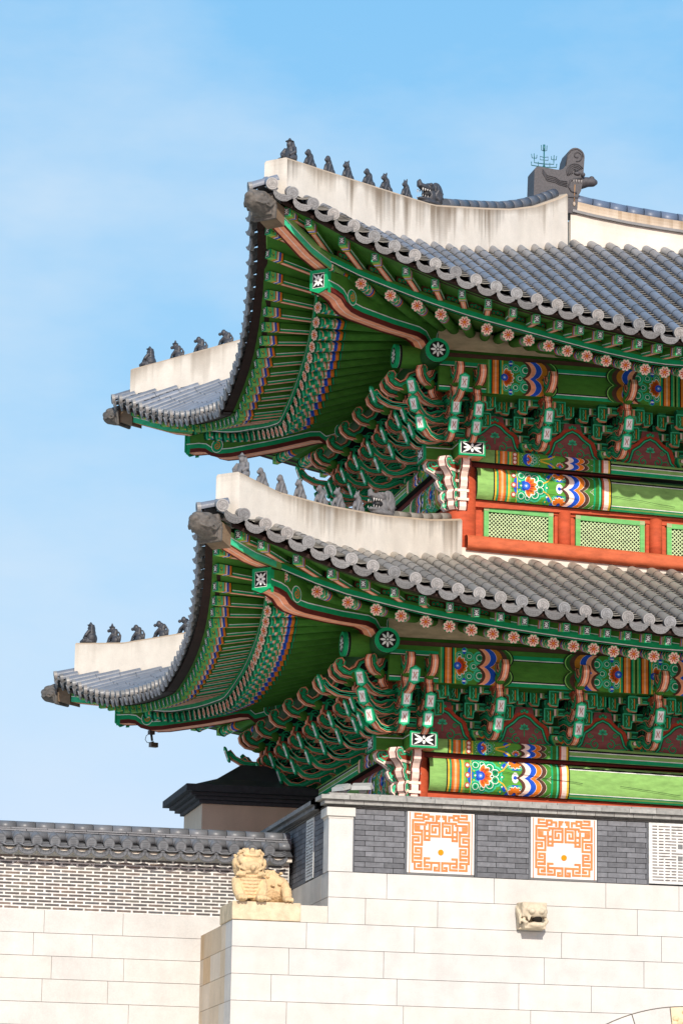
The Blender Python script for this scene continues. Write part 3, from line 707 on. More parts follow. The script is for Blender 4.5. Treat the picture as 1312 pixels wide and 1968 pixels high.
# --- purlins, wedge boards
def purlins(S):
    z = S.zb+1.25; r = .185
    for wy in ('f', 's'):
        mb = M(); yp = S.col-.70; x0 = S.col-1.28
        x1 = XE if wy == 'f' else 2*MID-x0
        mb.tube([(x0, 0, 0), (x0+.06, 0, 0), (x0+.062, 0, 0), (x0+.1, 0, 0), (x1, 0, 0)], r, 24, lambda i, k: TEAL if i in (0,) else (WHITE if i == 1 else (BLACK if i == 2 else (PLANK if wy == 'f' else DARKG))), right=(0, 0, 1))  # side run in darker green, painting in the shade under the side eave
        disc_crest(mb, Pl((x0, 0, 0), (0, -1, 0), (0, 0, 1), (-1, 0, 0)), r, .003)
        if wy == 's': disc_crest(mb, Pl((x1, 0, 0), (0, 1, 0), (0, 0, 1), (1, 0, 0)), r, .003)
        if wy == 'f': mt = Matrix.Translation((0, yp, z))
        else: mt = Matrix.Translation((yp-.02, 0, z-.005)) @ Matrix.Rotation(R(90), 4, 'Z')
        mb.build('purlin', MP, pav, mt)
    mb = M(); y0 = S.col-.83
    for (a, b, c, d) in ((S.col-.6, S.col+2.6, .34, .0),):
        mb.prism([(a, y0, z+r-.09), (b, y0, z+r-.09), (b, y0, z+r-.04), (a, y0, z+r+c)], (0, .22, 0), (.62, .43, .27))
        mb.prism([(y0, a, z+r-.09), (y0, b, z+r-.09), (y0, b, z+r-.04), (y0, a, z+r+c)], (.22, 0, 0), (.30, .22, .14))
    mb.build('wedge_board', MP, pav)
purlins(LOW); purlins(UPP)

# --- painted boards and beams
def beam_art(mb, P, a0, sg, v0, v1, k=1., h=.003, fl=True):
    """the painted end of a beam: a runs from a0 in direction sg"""
    H = v1-v0; Q = Pl(P(a0, 0, 0), P.u*sg, P.v, P.n) if not callable(getattr(P, 'warp', None)) else P
    f = lambda a, b, hh=0.: P(a0+sg*a, b, hh); f.n = P.n
    x = .20
    for wd, c in ((.02, BLACK), (.028, YELLOW), (.03, TEAL), (.016, RED), (.028, ORANGE), (.035, (.85, .42, .22)), (.028, ORANGE), (.016, RED), (.03, TEAL), (.03, YELLOW), (.03, GREEN)):
        rect(mb, f, x, x+wd*k, v0, v1, c, h); x += wd*k
    xs = x; xe = x+.62*k+.22
    rect(mb, f, xs, xe+.28, v0, v1, (.10, .33, .04), h)
    zz = H/2
    for j in (.2, .5, .8): poly(mb, f, circ(xs+.03, v0+H*j, .045, 10), RED, h+.002); poly(mb, f, circ(xs+.03, v0+H*j, .025, 8), PALE, h+.004)
    rect(mb, f, xs+.08, xs+.095, v0, v1, YELLOW, h+.003)
    cx = xs+.26*k; r = min(.19, H*.42)
    rr_ = r*.58
    poly(mb, f, circ(cx, v0+zz, min(r*1.25, zz), 16), BLUE, h+.0012)
    for j in range(7):
        yy = v0+H*(j+.5)/7
        for xx in (xs+.13, cx+r*1.35+.03): poly(mb, f, circ(xx+.02*(j % 2), yy, H*.075, 8), TEAL, h+.0014); poly(mb, f, circ(xx+.02*(j % 2), yy, H*.03, 6), PALE if j % 2 else YELLOW, h+.0018)
    for (dx, dy) in ((.0, 1.0), (.55, .72), (.55, -.72), (0, -1.0), (.95, .3), (.95, -.3), (-.5, .9), (-.5, -.9)):
        sx, sy = cx+dx*r*1.1, v0+zz+dy*r*.95
        if v0+.03 < sy < v1-.03: scroll(mb, f, sx, sy, min(rr_, abs(sy-v0), abs(v1-sy)), h+.002)
    for s_ in (-1, 1):
        yy = v0+zz+s_*H*.34; poly(mb, f, [(cx+.30*k, yy), (cx+.35*k, yy+.05), (cx+.40*k, yy), (cx+.35*k, yy-.05)], BLUE, h+.004)
        ribbon(mb, f, [(cx+.18*k, v0+zz+s_*H*.05), (cx+.32*k, v0+zz+s_*H*.2), (cx+.42*k, v0+zz+s_*H*.45)], .022, YELLOW, h+.005)
    lotus(mb, f, cx-.03, v0+zz, r, -1.25, 2.5, h+.008, 6)
    if H > .3:
        for s_ in (-1, 1):
            poly(mb, f, [(cx+.36*k, v0+zz+s_*(H*.5)), (cx+.46*k, v0+zz+s_*H*.22), (cx+.60*k, v0+zz+s_*H*.22), (cx+.68*k, v0+zz+s_*(H*.5))], BLUE, h+.004)
            for dx in (.44, .58): scroll(mb, f, cx+dx*k, v0+zz+s_*H*.33, H*.10, h+.006)
            yy = v0+zz+s_*(H*.5-.005)
            for t in range(5):
                a = math.pi*(.15+.175*t); poly(mb, f, petal(cx+.51*k, yy, -s_*a, .03, H*.24, .04, 4), WHITE, h+.010); poly(mb, f, petal(cx+.51*k, yy, -s_*a, .03, H*.22, .03, 4), ORANGE, h+.0115)
        poly(mb, f, circ(cx+.51*k, v0+zz, .055, 10, .085), WHITE, h+.008); poly(mb, f, circ(cx+.51*k, v0+zz, .03, 8), BLUE, h+.010)
    else: lotus(mb, f, cx+.50*k, v0+zz*.3, r*.8, .3, 2.5, h+.008, 5)
    x = xe-.06; am = .10 if H > .3 else .07; lob = 1.0
    for wd, c in ((.055, BROWN), (.075, PALE), (.09, BLUE), (.085, ORANGE), (.075, BROWN), (.10, (.06, .22, .03))):
        zig(mb, f, x, wd*1.05, v0, v1, am, c, h+.012, 2 if H <= .3 else 2, WHITE if c is not BROWN else PALE); x += wd; h += .0004
    x += am-.03
    for wd, c in ((.03, TEAL), (.06, (.04, .17, .02)), (.025, LTEAL), (.025, DARKG), (.03, RED), (.075, PALE), (.03, YELLOW), (.018, BLACK)):
        rect(mb, f, x, x+wd, v0, v1, c, h+.016); x += wd; h += .0003
    return x
class Curved:                                       # front of a rounded beam: b is height, bulges outward
    def __init__(s, o, u, n, z0, z1, bul, slope): s.o, s.u, s.n, s.z0, s.z1, s.bul, s.sl = V(o), V(u), V(n), z0, z1, bul, slope; s.v = V((0, 0, 1))
    def __call__(s, a, b, h=0.):
        t = min(max((b-s.z0)/(s.z1-s.z0), 0), 1); q = 1-abs(2*t-1)**4.5
        return s.o+s.u*a+V((0, 0, b+s.sl*a))+s.n*(s.bul*q+h)
def beam(name, S, wy, z0, z1, d0, bul, a0, a1, slope, art=True, lip=True):
    mb = M()
    if wy == 'f': C_ = Curved((S.col, S.col-d0, 0), (1, 0, 0), (0, -1, 0), z0, z1, bul, slope)
    else: C_ = Curved((S.col-d0, S.col, 0), (0, 1, 0), (-1, 0, 0), z0, z1, bul, slope)
    nv = 14; na = 20
    mb.grid([[C_(a0+(a1-a0)*i/na, z0+(z1-z0)*j/nv) for j in range(nv+1)] for i in range(na+1)], GREEN)
    bk = C_.n*-.25
    for i in range(na):
        A, B = a0+(a1-a0)*i/na, a0+(a1-a0)*(i+1)/na
        mb.face((C_(A, z0), C_(B, z0), C_(B, z0)+bk, C_(A, z0)+bk), BLACK); mb.face((C_(A, z1), C_(B, z1), C_(B, z1)+bk, C_(A, z1)+bk), MAROON)
    if art:
        # subdivide art vertically so that it follows the bulge
        am = M(); x = beam_art(am, Pl((0, 0, 0), (1, 0, 0), (0, 1, 0), (0, 0, 1)), .26 if wy == 'f' else .2, 1, z0, z1)
        cutter(am, mb, C_, z0, z1, nv)
        if lip:
            for zz, c, w_ in ((z0+.005, TEAL, .06), (z0+.062, WHITE, .012), (z1-.075, WHITE, .012), (z1-.065, BLACK, .03)):
                mb.grid([[C_(x+(a1-x)*i/12, zz, .004), C_(x+(a1-x)*i/12, zz+w_, .004)] for i in range(13)], c, False)
    if wy == 'f' and name == 'lower_beam':
        for kk in range(3):
            z = z0+(z1-z0)*rnd.uniform(.35, .75); x = a0+rnd.uniform(0, 1.2)+kk*1.9; pts = [(x+.12*i, z+rnd.uniform(-.006, .006)-.010*i) for i in range(rnd.randint(9, 16))]
            mb.grid([[C_(a, b, .034), C_(a, b+.006, .034)] for a, b in pts if a < a1], BLACK, False)
    return mb.build(name, MP, pav)
def clip(pts, z, keep_above):
    o = []
    for i in range(len(pts)):
        a, b = pts[i], pts[(i+1) % len(pts)]
        ia, ib = (a[1] >= z) == keep_above or a[1] == z, (b[1] >= z) == keep_above or b[1] == z
        if ia: o.append(a)
        if ia != ib and abs(b[1]-a[1]) > 1e-12:
            t = (z-a[1])/(b[1]-a[1]); o.append((a[0]+(b[0]-a[0])*t, z, a[2]))
    return o
def cutter(src, dst, C_, z0, z1, n):
    for q, c in zip(src.f, src.c):
        pts = [src.v[i] for i in q]
        lo, hi = min(p[1] for p in pts), max(p[1] for p in pts)
        for k in range(n):
            a, b = z0+(z1-z0)*k/n, z0+(z1-z0)*(k+1)/n
            if hi <= a or lo >= b: continue
            p = pts
            if lo < a: p = clip(p, a, True)
            if hi > b and len(p) > 2: p = clip(p, b, False)
            if len(p) > 2: dst.face([C_(x, y, h) for x, y, h in p], c)
XL = 8.0
for S_, sl in ((LOW, -.014), (UPP, -.026)):
    zb = S_.zb
    for wy in ('f', 's'):
        L = XL-S_.col if wy == 'f' else 2*(MID-S_.col)
        beam('lower_beam', S_, wy, zb-.80, zb-.29, .16, .09, .2, L, sl if wy == 'f' else 0)
        beam('plate_beam', S_, wy, zb-.235, zb-.03, .30, .012, -.1 if wy == 'f' else .1, L, sl if wy == 'f' else 0, True, True)
        mb = M()
        if wy == 'f': mb.box(S_.col, XL, S_.col-.2, S_.col, zb-.31, zb-.20, MAROON); mb.box(S_.col, XL, S_.col-.10, S_.col+.1, zb-.92, zb-.78, RED)
        else: mb.box(S_.col-.2, S_.col, S_.col, 2*MID-S_.col, zb-.31, zb-.20, MAROON); mb.box(S_.col-.10, S_.col+.1, S_.col, 2*MID-S_.col, zb-.92, zb-.78, RED)
        mb.build('beam_fillet', MP, pav)
# upper painted boards under the purlin
def purlin_board(S, wy):
    mb = M(); zb = S.zb; yb = S.col-(.84 if wy == 'f' else .50); z0, z1 = zb+.71, zb+1.25
    a1 = XL if wy == 'f' else 2*MID-S.col+.7
    P = Pl((0, yb-.06, 0), (1, 0, 0), (0, 0, 1), (0, -1, 0)) if wy == 'f' else Pl((yb-.06, 0, 0), (0, 1, 0), (0, 0, 1), (-1, 0, 0))
    q = [P(S.col-.6, z0, 0), P(a1, z0, 0), P(a1, z1, 0), P(S.col-.6, z1, 0)]; mb.prism(q, P.n*-.10, PLANK if wy == 'f' else (.02, .06, .02))  # side board takes a shaded copy of the plank green
    if wy == 's': mb.build('purlin_board', MP, pav); return
    rect(mb, P, S.col-.6, a1, z0, z0+.055, TEAL, .003); rect(mb, P, S.col-.6, a1, z0+.055, z0+.068, WHITE, .005); rect(mb, P, S.col-.6, a1, z0+.068, z0+.085, BLACK, .005)
    rect(mb, P, S.col-.6, a1, z1-.13, z1-.07, TEAL, .003); rect(mb, P, S.col-.6, a1, z1-.142, z1-.13, WHITE, .005); rect(mb, P, S.col-.6, a1, z1-.155, z1-.142, BLACK, .005)
    mb.prism([P(S.col-.6, z1+.002, -.01), P(a1, z1+.002, -.01), P(a1, z1+.07, -.01), P(S.col-.6, z1+.07, -.01)], P.n*-.09, BROWN)  # brown strip painted as the dark shade between board and wedge
    def motif(c0, sg, full=False):
        f = lambda a, b, h=0.: P(c0+sg*a, b, h)
        x = 0; H = z1-z0
        rect(mb, f, -.03, .95, z0, z1, (.07, .24, .03), .006)
        for wd, c in ((.02, GREEN), (.03, TEAL), (.02, BLACK), (.035, ORANGE), (.03, (.85, .40, .2)), (.035, ORANGE), (.02, BLACK), (.03, TEAL), (.02, YELLOW)):
            rect(mb, f, x, x+wd, z0, z1, c, .008); x += wd
        for (dx, dy, r) in ((.05, .8, .06), (.05, .2, .06), (.2, .78, .07), (.2, .22, .07), (.27, .5, .07), (.13, .93, .05), (.13, .07, .05), (.36, .75, .1), (.36, .25, .1)): scroll(mb, f, x+dx, z0+H*dy, r, .009)
        lotus(mb, f, x+.02, z0+H*.5, .16, -1.3, 2.6, .014, 7)
        for dy in (.08, .92): poly(mb, f, circ(x+.12, z0+H*dy, .03, 8, .05), BLUE, .015); poly(mb, f, circ(x+.12, z0+H*dy, .03, 8, .012), WHITE, .017)
        hh = .018; x += .30
        for wd, c in ((.05, BROWN), (.075, PINK), (.095, BLUE), (.09, (.55, .2, .02)), (.075, BROWN), (.06, (.03, .12, .02)), (.02, LGREEN), (.02, BLACK)):
            zig(mb, f, x, wd*1.05, z0, z1, .10, c, hh, 2, PALE if c in (PINK, BLUE) else None); x += wd; hh += .0006
    if wy == 'f':
        b0 = S.col+.18
        motif(b0, 1)
        motif(b0+3.02, -1); motif(b0+3.06, 1) if S is LOW else motif(b0+3.06, 1)
    mb.build('purlin_board', MP, pav)
    # plank soffit between board and wall
    mb = M(); z = z0-.01
    if wy == 'f':
        for k in range(4): y0 = yb+.05+.25*k; mb.box(S.col-.4, XL, y0, y0+.243, z+.03, z+.06, jit(PLANK, .15))
    else:
        for k in range(4): y0 = yb+.05+.25*k; mb.box(y0, y0+.243, S.col-.4, 2*MID-S.col+.4, z+.03, z+.06, jit(PLANK, .15))
    mb.build('bracket_ceiling', MW, pav)
for S_ in (LOW, UPP):
    for wy in ('f', 's'): purlin_board(S_, wy)
# inner walls
mb = M()
for S_ in (LOW, UPP):
    zb = S_.zb
    mb.box(S_.col, XL, S_.col, S_.col+.12, zb-.2, zb+1.9, DARKG); mb.box(S_.col, S_.col+.12, S_.col, 2*MID-S_.col, zb-.2, zb+1.9, DARKG)
    mb.box(S_.col+.02, S_.col+.12, S_.col, 2*MID-S_.col, zb-2.2, zb-.2, (.05, .09, .06)); mb.box(S_.col, XL, 2*MID-S_.col-.12, 2*MID-S_.col, zb-2.2, zb+1.9, DARKG)
mb.box(LOW.col, XL, LOW.col+.05, LOW.col+.12, 7.4, 9.5, RED)
mb.build('inner_wall', MP, pav)

# --- bracket sets, local frame: x along the wall, y inward (outward is -y), z above the plate beam
def outline_piece(mb, pts, th, core, lines, under=PINK, x0=0., topc=DTEAL, under_idx=None):
    n = len(pts)
    for s_ in (-1, 1):
        P = Pl((x0+s_*th/2, 0, 0), (0, -1, 0), (0, 0, 1), (s_, 0, 0)); poly(mb, P, pts, core, 0)
        d = 0.; h = .002
        for wd, c in lines: border(mb, P, pts, d, d+wd, c, h); d += wd; h += .0008
    A = sum(pts[i][0]*pts[(i+1) % n][1]-pts[(i+1) % n][0]*pts[i][1] for i in range(n)); 
    for i in range(n):
        (a, b), (c, d) = pts[i], pts[(i+1) % n]
        nz_ = -(c-a) if A > 0 else (c-a); nx_ = (d-b) if A > 0 else -(d-b)     # outward normal (nx out, nz up)
        if nz_ < .35*abs(nx_) or (nz_ <= 0) or nx_ > .9*abs(nz_):
            for u0, u1, cc in ((-.5, -.36, MAROON), (-.36, -.07, under), (-.07, .07, PALE), (.07, .36, under), (.36, .5, MAROON)):
                mb.face([(x0+th*u0, -a, b), (x0+th*u1, -a, b), (x0+th*u1, -c, d), (x0+th*u0, -c, d)], cc)
        else: mb.face([(x0-th/2, -a, b), (x0+th/2, -a, b), (x0+th/2, -c, d), (x0-th/2, -c, d)], topc)
GL = [(.018, PINK), (.016, MAROON), (.026, TEAL), (.008, LTEAL)]
def tongue_mesh(d, h, k=1.):
    mb = M(); o = [(0, .30), (0, .13), (.30, .13), (.42, .09), (.55, .04), (.70, .02), (.84, .05), (.95, .14), (1.02, .26), (.965, .31), (.90, .20), (.80, .13), (.66, .12), (.54, .17), (.44, .27), (.30, .30)]
    o = [(x*k*(.9+d)/1.0 if x > .3 else x, z+h) for x, z in o]
    outline_piece(mb, o, .11, BLACK, [(.012, PINK), (.008, BLACK), (.040, TEAL), (.012, LTEAL)])
    tip = o[8]; tp2 = o[9]
    P = Pl((0, -(tip[0]+tp2[0])/2-.012, (tip[1]+tp2[1])/2-.06), (1, 0, 0), (0, -.35, .94), (0, -.94, -.35))
    hx = [(-.08, -.10), (0, -.145), (.08, -.10), (.08, .10), (0, .145), (-.08, .10)]
    mb.prism([P(a, b, -.02) for a, b in hx], P.n*.03, TEAL); poly(mb, P, [(a*.86, b*.86) for a, b in hx], LTEAL, .012); poly(mb, P, [(a*.6, b*.62) for a, b in [(-.08, -.135), (.08, -.135), (.08, .135), (-.08, .135)]], WHITE, .014)
    for s_ in (-1, 1): ribbon(mb, P, [(s_*.024, .05), (s_*.006, 0), (s_*.024, -.05)], .010, RED, .016)
    # spirals on the flanks
    for s_ in (-1, 1):
        Q = Pl((s_*.055, 0, 0), (0, -1, 0), (0, 0, 1), (s_, 0, 0))
        ribbon(mb, Q, spiral(.40, h+.22, .055, 1.4, 2), .016, TEAL, .006); ribbon(mb, Q, spiral(.24, h+.22, .05, 1.4, 1), .014, TEAL, .006)
    return mb
def carved_top():
    mb = M(); o = [(0, .68), (.55, .68), (.62, .63), (.72, .62), (.78, .68), (.77, .76), (.86, .75), (.99, .78), (1.07, .86), (1.09, .95), (1.05, 1.03), (.99, 1.05), (.95, .99), (.96, .93), (.90, .89), (.84, .93), (.80, 1.02), (.72, 1.06), (.6, 1.16), (0, 1.16)]
    outline_piece(mb, o, .12, BLACK, GL)
    for s_ in (-1, 1):
        Q = Pl((s_*.06, 0, 0), (0, -1, 0), (0, 0, 1), (s_, 0, 0))
        for cx, cz, r in ((1.02, .98, .07), (.66, .82, .07), (.45, .9, .09), (.25, .85, .08), (.5, 1.06, .06)): ribbon(mb, Q, spiral(cx, cz, r, 1.5, cx*9), .018, TEAL, .006)
    mb.box(-.07, .07, -.70, -.60, .60, .67, (.30, .08, .03)); mb.box(-.09, .09, -.74, -.58, .67, .71, (.34, .06, .03))
    mb.ell((0, -.82, .80), (.085, .09, .085), PLANK)
    return mb
def block(mb, x, d, z, w_=.075, c=TEAL):
    y0, y1 = -d-w_, -d+w_
    a = [(x-w_*.72, y0+.02, z), (x+w_*.72, y0+.02, z), (x+w_*.72, y1, z), (x-w_*.72, y1, z)]; b = [(x-w_, y0, z+.05), (x+w_, y0, z+.05), (x+w_, y1, z+.05), (x-w_, y1, z+.05)]; e = [(p[0], p[1], z+.115) for p in b]
    for A, B in ((a, b), (b, e)):
        for i in range(4): j = (i+1) % 4; mb.face((A[i], A[j], B[j], B[i]), DTEAL if i % 2 else (.01, .20, .075))
    mb.face(a, PINK); mb.face(e, DTEAL)
    P = Pl((x, y0, z+.05), (1, 0, 0), (0, 0, 1), (0, -1, 0)); rect(mb, P, -w_, w_, .052, .065, LTEAL, .002); rect(mb, P, -w_, -w_+.012, 0, .065, LTEAL, .002); rect(mb, P, w_-.012, w_, 0, .065, LTEAL, .002); ribbon(mb, P, [(-.04, .035), (-.015, .02), (.015, .02), (.04, .035)], .010, LTEAL, .002)
def arm(mb, d, z, L, th=.10):
    o = [(-L, z+.16), (-L, z-.02), (-L+.04, z-.065), (-L+.14, z-.075), (-L+.15, z+.02), (-L+.2, z+.05), (L-.2, z+.05), (L-.15, z+.02), (L-.14, z-.075), (L-.04, z-.065), (L, z-.02), (L, z+.16)]
    y = -d-th/2
    mb.prism([(a, y, b) for a, b in o], (0, th, 0), DTEAL, (.012, .10, .035), lambda i: (PINK if 1 <= i <= 9 else DTEAL))
    P = Pl((0, y, 0), (1, 0, 0), (0, 0, 1), (0, -1, 0))
    border(mb, P, o, 0, .014, LTEAL, .002); border(mb, P, o, .014, .03, TEAL, .003)
    for s_ in (-1, 1):
        x = s_*(L-.075); rect(mb, P, x-.055, x+.055, z-.055, z+.14, (.015, .17, .05), .0035); ribbon(mb, P, [(x-.02, z-.04), (x, z+.0), (x-.02, z+.04), (x, z+.08), (x-.02, z+.12)], .013, LTEAL, .005); rect(mb, P, x+.018, x+.03, z-.03, z+.12, ORANGE, .005)
        rect(mb, P, s_*(L-.175)-.016, s_*(L-.175)+.016, z+.05, z+.15, PALE if s_ < 0 else PINK, .0045); rect(mb, P, s_*(L-.21)-.012, s_*(L-.21)+.012, z+.05, z+.15, GREEN, .0045)
        ribbon(mb, P, [(s_*.08, z+.09), (s_*(L-.24), z+.09)], .012, LTEAL, .004)
    for s_ in (-1, 1): block(mb, s_*(L-.075), d, z+.16)
def bracket_mesh():
    mb = M()
    arm(mb, .03, .17, .38)
    arm(mb, .03, .43, .60); arm(mb, .30, .40, .38)
    arm(mb, .30, .66, .60); arm(mb, .58, .62, .38)
    fo = [(0, .12), (.40, .12), (.52, .30), (.66, .42), (.74, .62), (.84, .70), (.88, 1.10), (0, 1.10)]
    outline_piece(mb, fo, .10, BLACK, [(.012, PINK), (.014, MAROON), (.018, TEAL)], PINK)
    for s_ in (-1, 1):
        Q = Pl((s_*.05, 0, 0), (0, -1, 0), (0, 0, 1), (s_, 0, 0))
        for cx, cz, r, a in ((.62, .75, .07, 3), (.48, .9, .08, 1), (.70, .95, .07, 4), (.28, .86, .07, 2), (.5, .42, .07, 1), (.33, .52, .06, 3), (.5, .62, .06, 2), (.2, .36, .07, 5), (.35, .68, .05, 0), (.18, .6, .06, 4), (.35, .3, .05, 2)):
            ribbon(mb, Q, spiral(cx, cz, r, 1.5, a), .018, TEAL, .005)
        for cx, cz in ((.42, .47), (.27, .44), (.42, .68)): poly(mb, Q, circ(cx, cz, .022, 7), (.5, .12, .07), .004)
    return mb
def cloud_mesh():
    mb = M(); o = [(0, .44), (.50, .44), (.60, .40), (.70, .42), (.76, .48), (.84, .46), (.92, .49), (.99, .56), (1.0, .64), (.95, .70), (.89, .68), (.88, .62), (.82, .60), (.76, .65), (.70, .72), (.5, .76), (0, .76)]
    outline_piece(mb, o, .115, BLACK, [(.014, PINK), (.012, MAROON), (.026, TEAL), (.008, LTEAL)])
    for s_ in (-1, 1):
        Q = Pl((s_*.0575, 0, 0), (0, -1, 0), (0, 0, 1), (s_, 0, 0))
        for cx, cz, r in ((.90, .585, .05), (.62, .57, .08), (.42, .6, .08), (.24, .58, .07)): ribbon(mb, Q, spiral(cx, cz, r, 1.5, cx*11), .020, TEAL, .006); poly(mb, Q, circ(cx+r, cz-.06, .022, 7), (.5, .12, .07), .005)
    return mb
def capital():
    mb = M(); w0, w1 = .16, .24
    a = [(-w0, -w0, 0), (w0, -w0, 0), (w0, w0, 0), (-w0, w0, 0)]; b = [(-w1, -w1, .10), (w1, -w1, .10), (w1, w1, .10), (-w1, w1, .10)]; c = [(p[0], p[1], .17) for p in b]
    for A, B in ((a, b), (b, c)):
        for i in range(4): j = (i+1) % 4; mb.face((A[i], A[j], B[j], B[i]), TEAL)
    mb.face(c, DTEAL)
    P = Pl((0, -w1, 0), (1, 0, 0), (0, 0, 1), (0, -1, 0)); f = lambda a, b, h=0.: P(a, b, h-(.08*(1-b/.10) if b < .10 else 0))
    o = [(-.15, .012), (.15, .012), (.215, .10), (.215, .158), (-.215, .158), (-.215, .10)]
    poly(mb, f, o, GREEN, .003); poly(mb, f, inset(o, .018), BROWN, .005)
    for s_ in (-1, 1): poly(mb, f, petal(s_*.02, .04, math.pi/2-s_*.9, .02, .18, .035), ORANGE, .008); poly(mb, f, petal(s_*.05, .05, math.pi/2-s_*.7, .03, .14, .03), TEAL, .010); poly(mb, f, circ(s_*.15, .12, .03, 8), PALE, .009); poly(mb, f, circ(s_*.03, .035, .025, 8), TEAL, .010)
    return mb
BRK = bracket_mesh(); TOP = carved_top(); T1 = tongue_mesh(0., -.05); T2 = tongue_mesh(.13, .20); CAP = capital(); CLO = cloud_mesh()
TOP.v = [(x, y*1.22, z*1.05) for x, y, z in TOP.v]
T1D, T2D, T3D = tongue_mesh(.35, -.05), tongue_mesh(.55, .20), tongue_mesh(.62, .47)
MEs = {}
for n_, b_ in (('bracket_arm', BRK), ('carved_top', TOP), ('tongue', T1), ('tongue2', T2), ('capital_block', CAP), ('cloud_arm', CLO), ('tongue3', T1D), ('tongue4', T2D), ('tongue5', T3D)):
    MEs[n_] = b_.mesh(n_.rstrip('12345')); MEs[n_].materials.append(MP)
def bracket(x, y, z, ang, kind='std'):
    mt = Matrix.Translation((x, y, z)) @ Matrix.Rotation(R(ang), 4, 'Z')
    br = link('bracket_set', MEs['bracket_arm'] if kind == 'std' else MEs['tongue5'], pav, mt)
    for n_ in (('capital_block', 'tongue', 'cloud_arm', 'tongue2', 'carved_top') if kind == 'std' else ('tongue3', 'tongue4', 'carved_top') if kind == 'diag' else ('tongue', 'cloud_arm', 'tongue2', 'carved_top')):
        o = link(n_.rstrip('12345'), MEs[n_], br); o.matrix_parent_inverse = Matrix.Identity(4)
for S_, xs in ((LOW, [2.70, 3.94, 5.18, 6.42, 7.62]), (UPP, [3.70, 4.99, 6.27, 7.5])):
    sl = -.014 if S_ is LOW else -.026
    for x in [S_.col]+xs: bracket(x, S_.col, S_.zb+sl*(x-S_.col)-.02, 0)
    c = S_.col; D_ = 2*(MID-c); nn = 5 if S_ is LOW else 4
    for k in range(nn+2): bracket(c, c+D_*k/(nn+1), S_.zb-.02, -90)
    bracket(c, c, S_.zb, -45, 'diag'); bracket(c, 2*MID-c, S_.zb, -135, 'diag')
    for dx in (-.36,): bracket(c+dx, c, S_.zb, 0, 'ton'); bracket(c, c+dx, S_.zb, -90, 'ton'); bracket(c, 2*MID-c-dx, S_.zb, -90, 'ton')
    # painted triangular panels between the sets
    xm = [(a+b)/2 for a, b in zip([S_.col+(-.24 if S_ is LOW else -.11)]+xs, xs)]
    for x in xm:
        mb = M(); P = Pl((x, S_.col-.10, S_.zb+sl*(x-S_.col)-.03), (1, 0, 0), (0, 0, 1), (0, -1, 0))
        half = [(.60, 0), (.60, .06), (.47, .10), (.38, .22), (.31, .36), (.20, .40), (.15, .50), (.13, .60)]
        o = [(-a, b) for a, b in half]+[(a, b) for a, b in half[::-1]]
        mb.prism([P(a, b, 0) for a, b in o[::-1]], (0, .05, 0), PLUM)
        i2 = [(.40, .04), (.34, .10), (.285, .27), (.17, .35), (.09, .43), (0, .47)]
        red = [(-a*1.17, b*1.1+.0) for a, b in i2]+[(a*1.17, b*1.1) for a, b in i2[::-1][1:]]
        ribbon(mb, P, red, .06, (.50, .07, .035), .003)
        tl = [(-a, b) for a, b in i2]+[(a, b) for a, b in i2[::-1][1:]]
        poly(mb, P, tl, PLUM, .004); ribbon(mb, P, tl, .052, BLACK, .006); ribbon(mb, P, tl, .034, TEAL, .008); ribbon(mb, P, tl, .014, LTEAL, .010)
        ribbon(mb, P, [(-.40, .05), (-.2, .025), (0, .02), (.2, .025), (.40, .05)], .026, TEAL, .008)
        for s_ in (-1, 1):
            ribbon(mb, P, spiral(s_*.12, .10, .085, 1.3, math.pi/2, -s_), .02, TEAL, .009); ribbon(mb, P, spiral(s_*.20, .24, .045, 1.2, 0, s_), .018, TEAL, .009); ribbon(mb, P, [(s_*.2, .1), (s_*.27, .12), (s_*.3, .07)], .018, TEAL, .009)
        for a in range(5): poly(mb, P, petal(0, .27, math.pi*a/4, .01, .075, .022, 4), LTEAL, .011)
        ribbon(mb, P, [(0, .15), (0, .27)], .016, TEAL, .010)
        for a in (-1, 0, 1): poly(mb, P, circ(.04*a, .53+.02*(a == 0), .028, 8), TEAL, .012); poly(mb, P, circ(.04*a, .53+.02*(a == 0), .014, 6), LTEAL, .014)
        mb.build('triangular_panel', MP, pav)

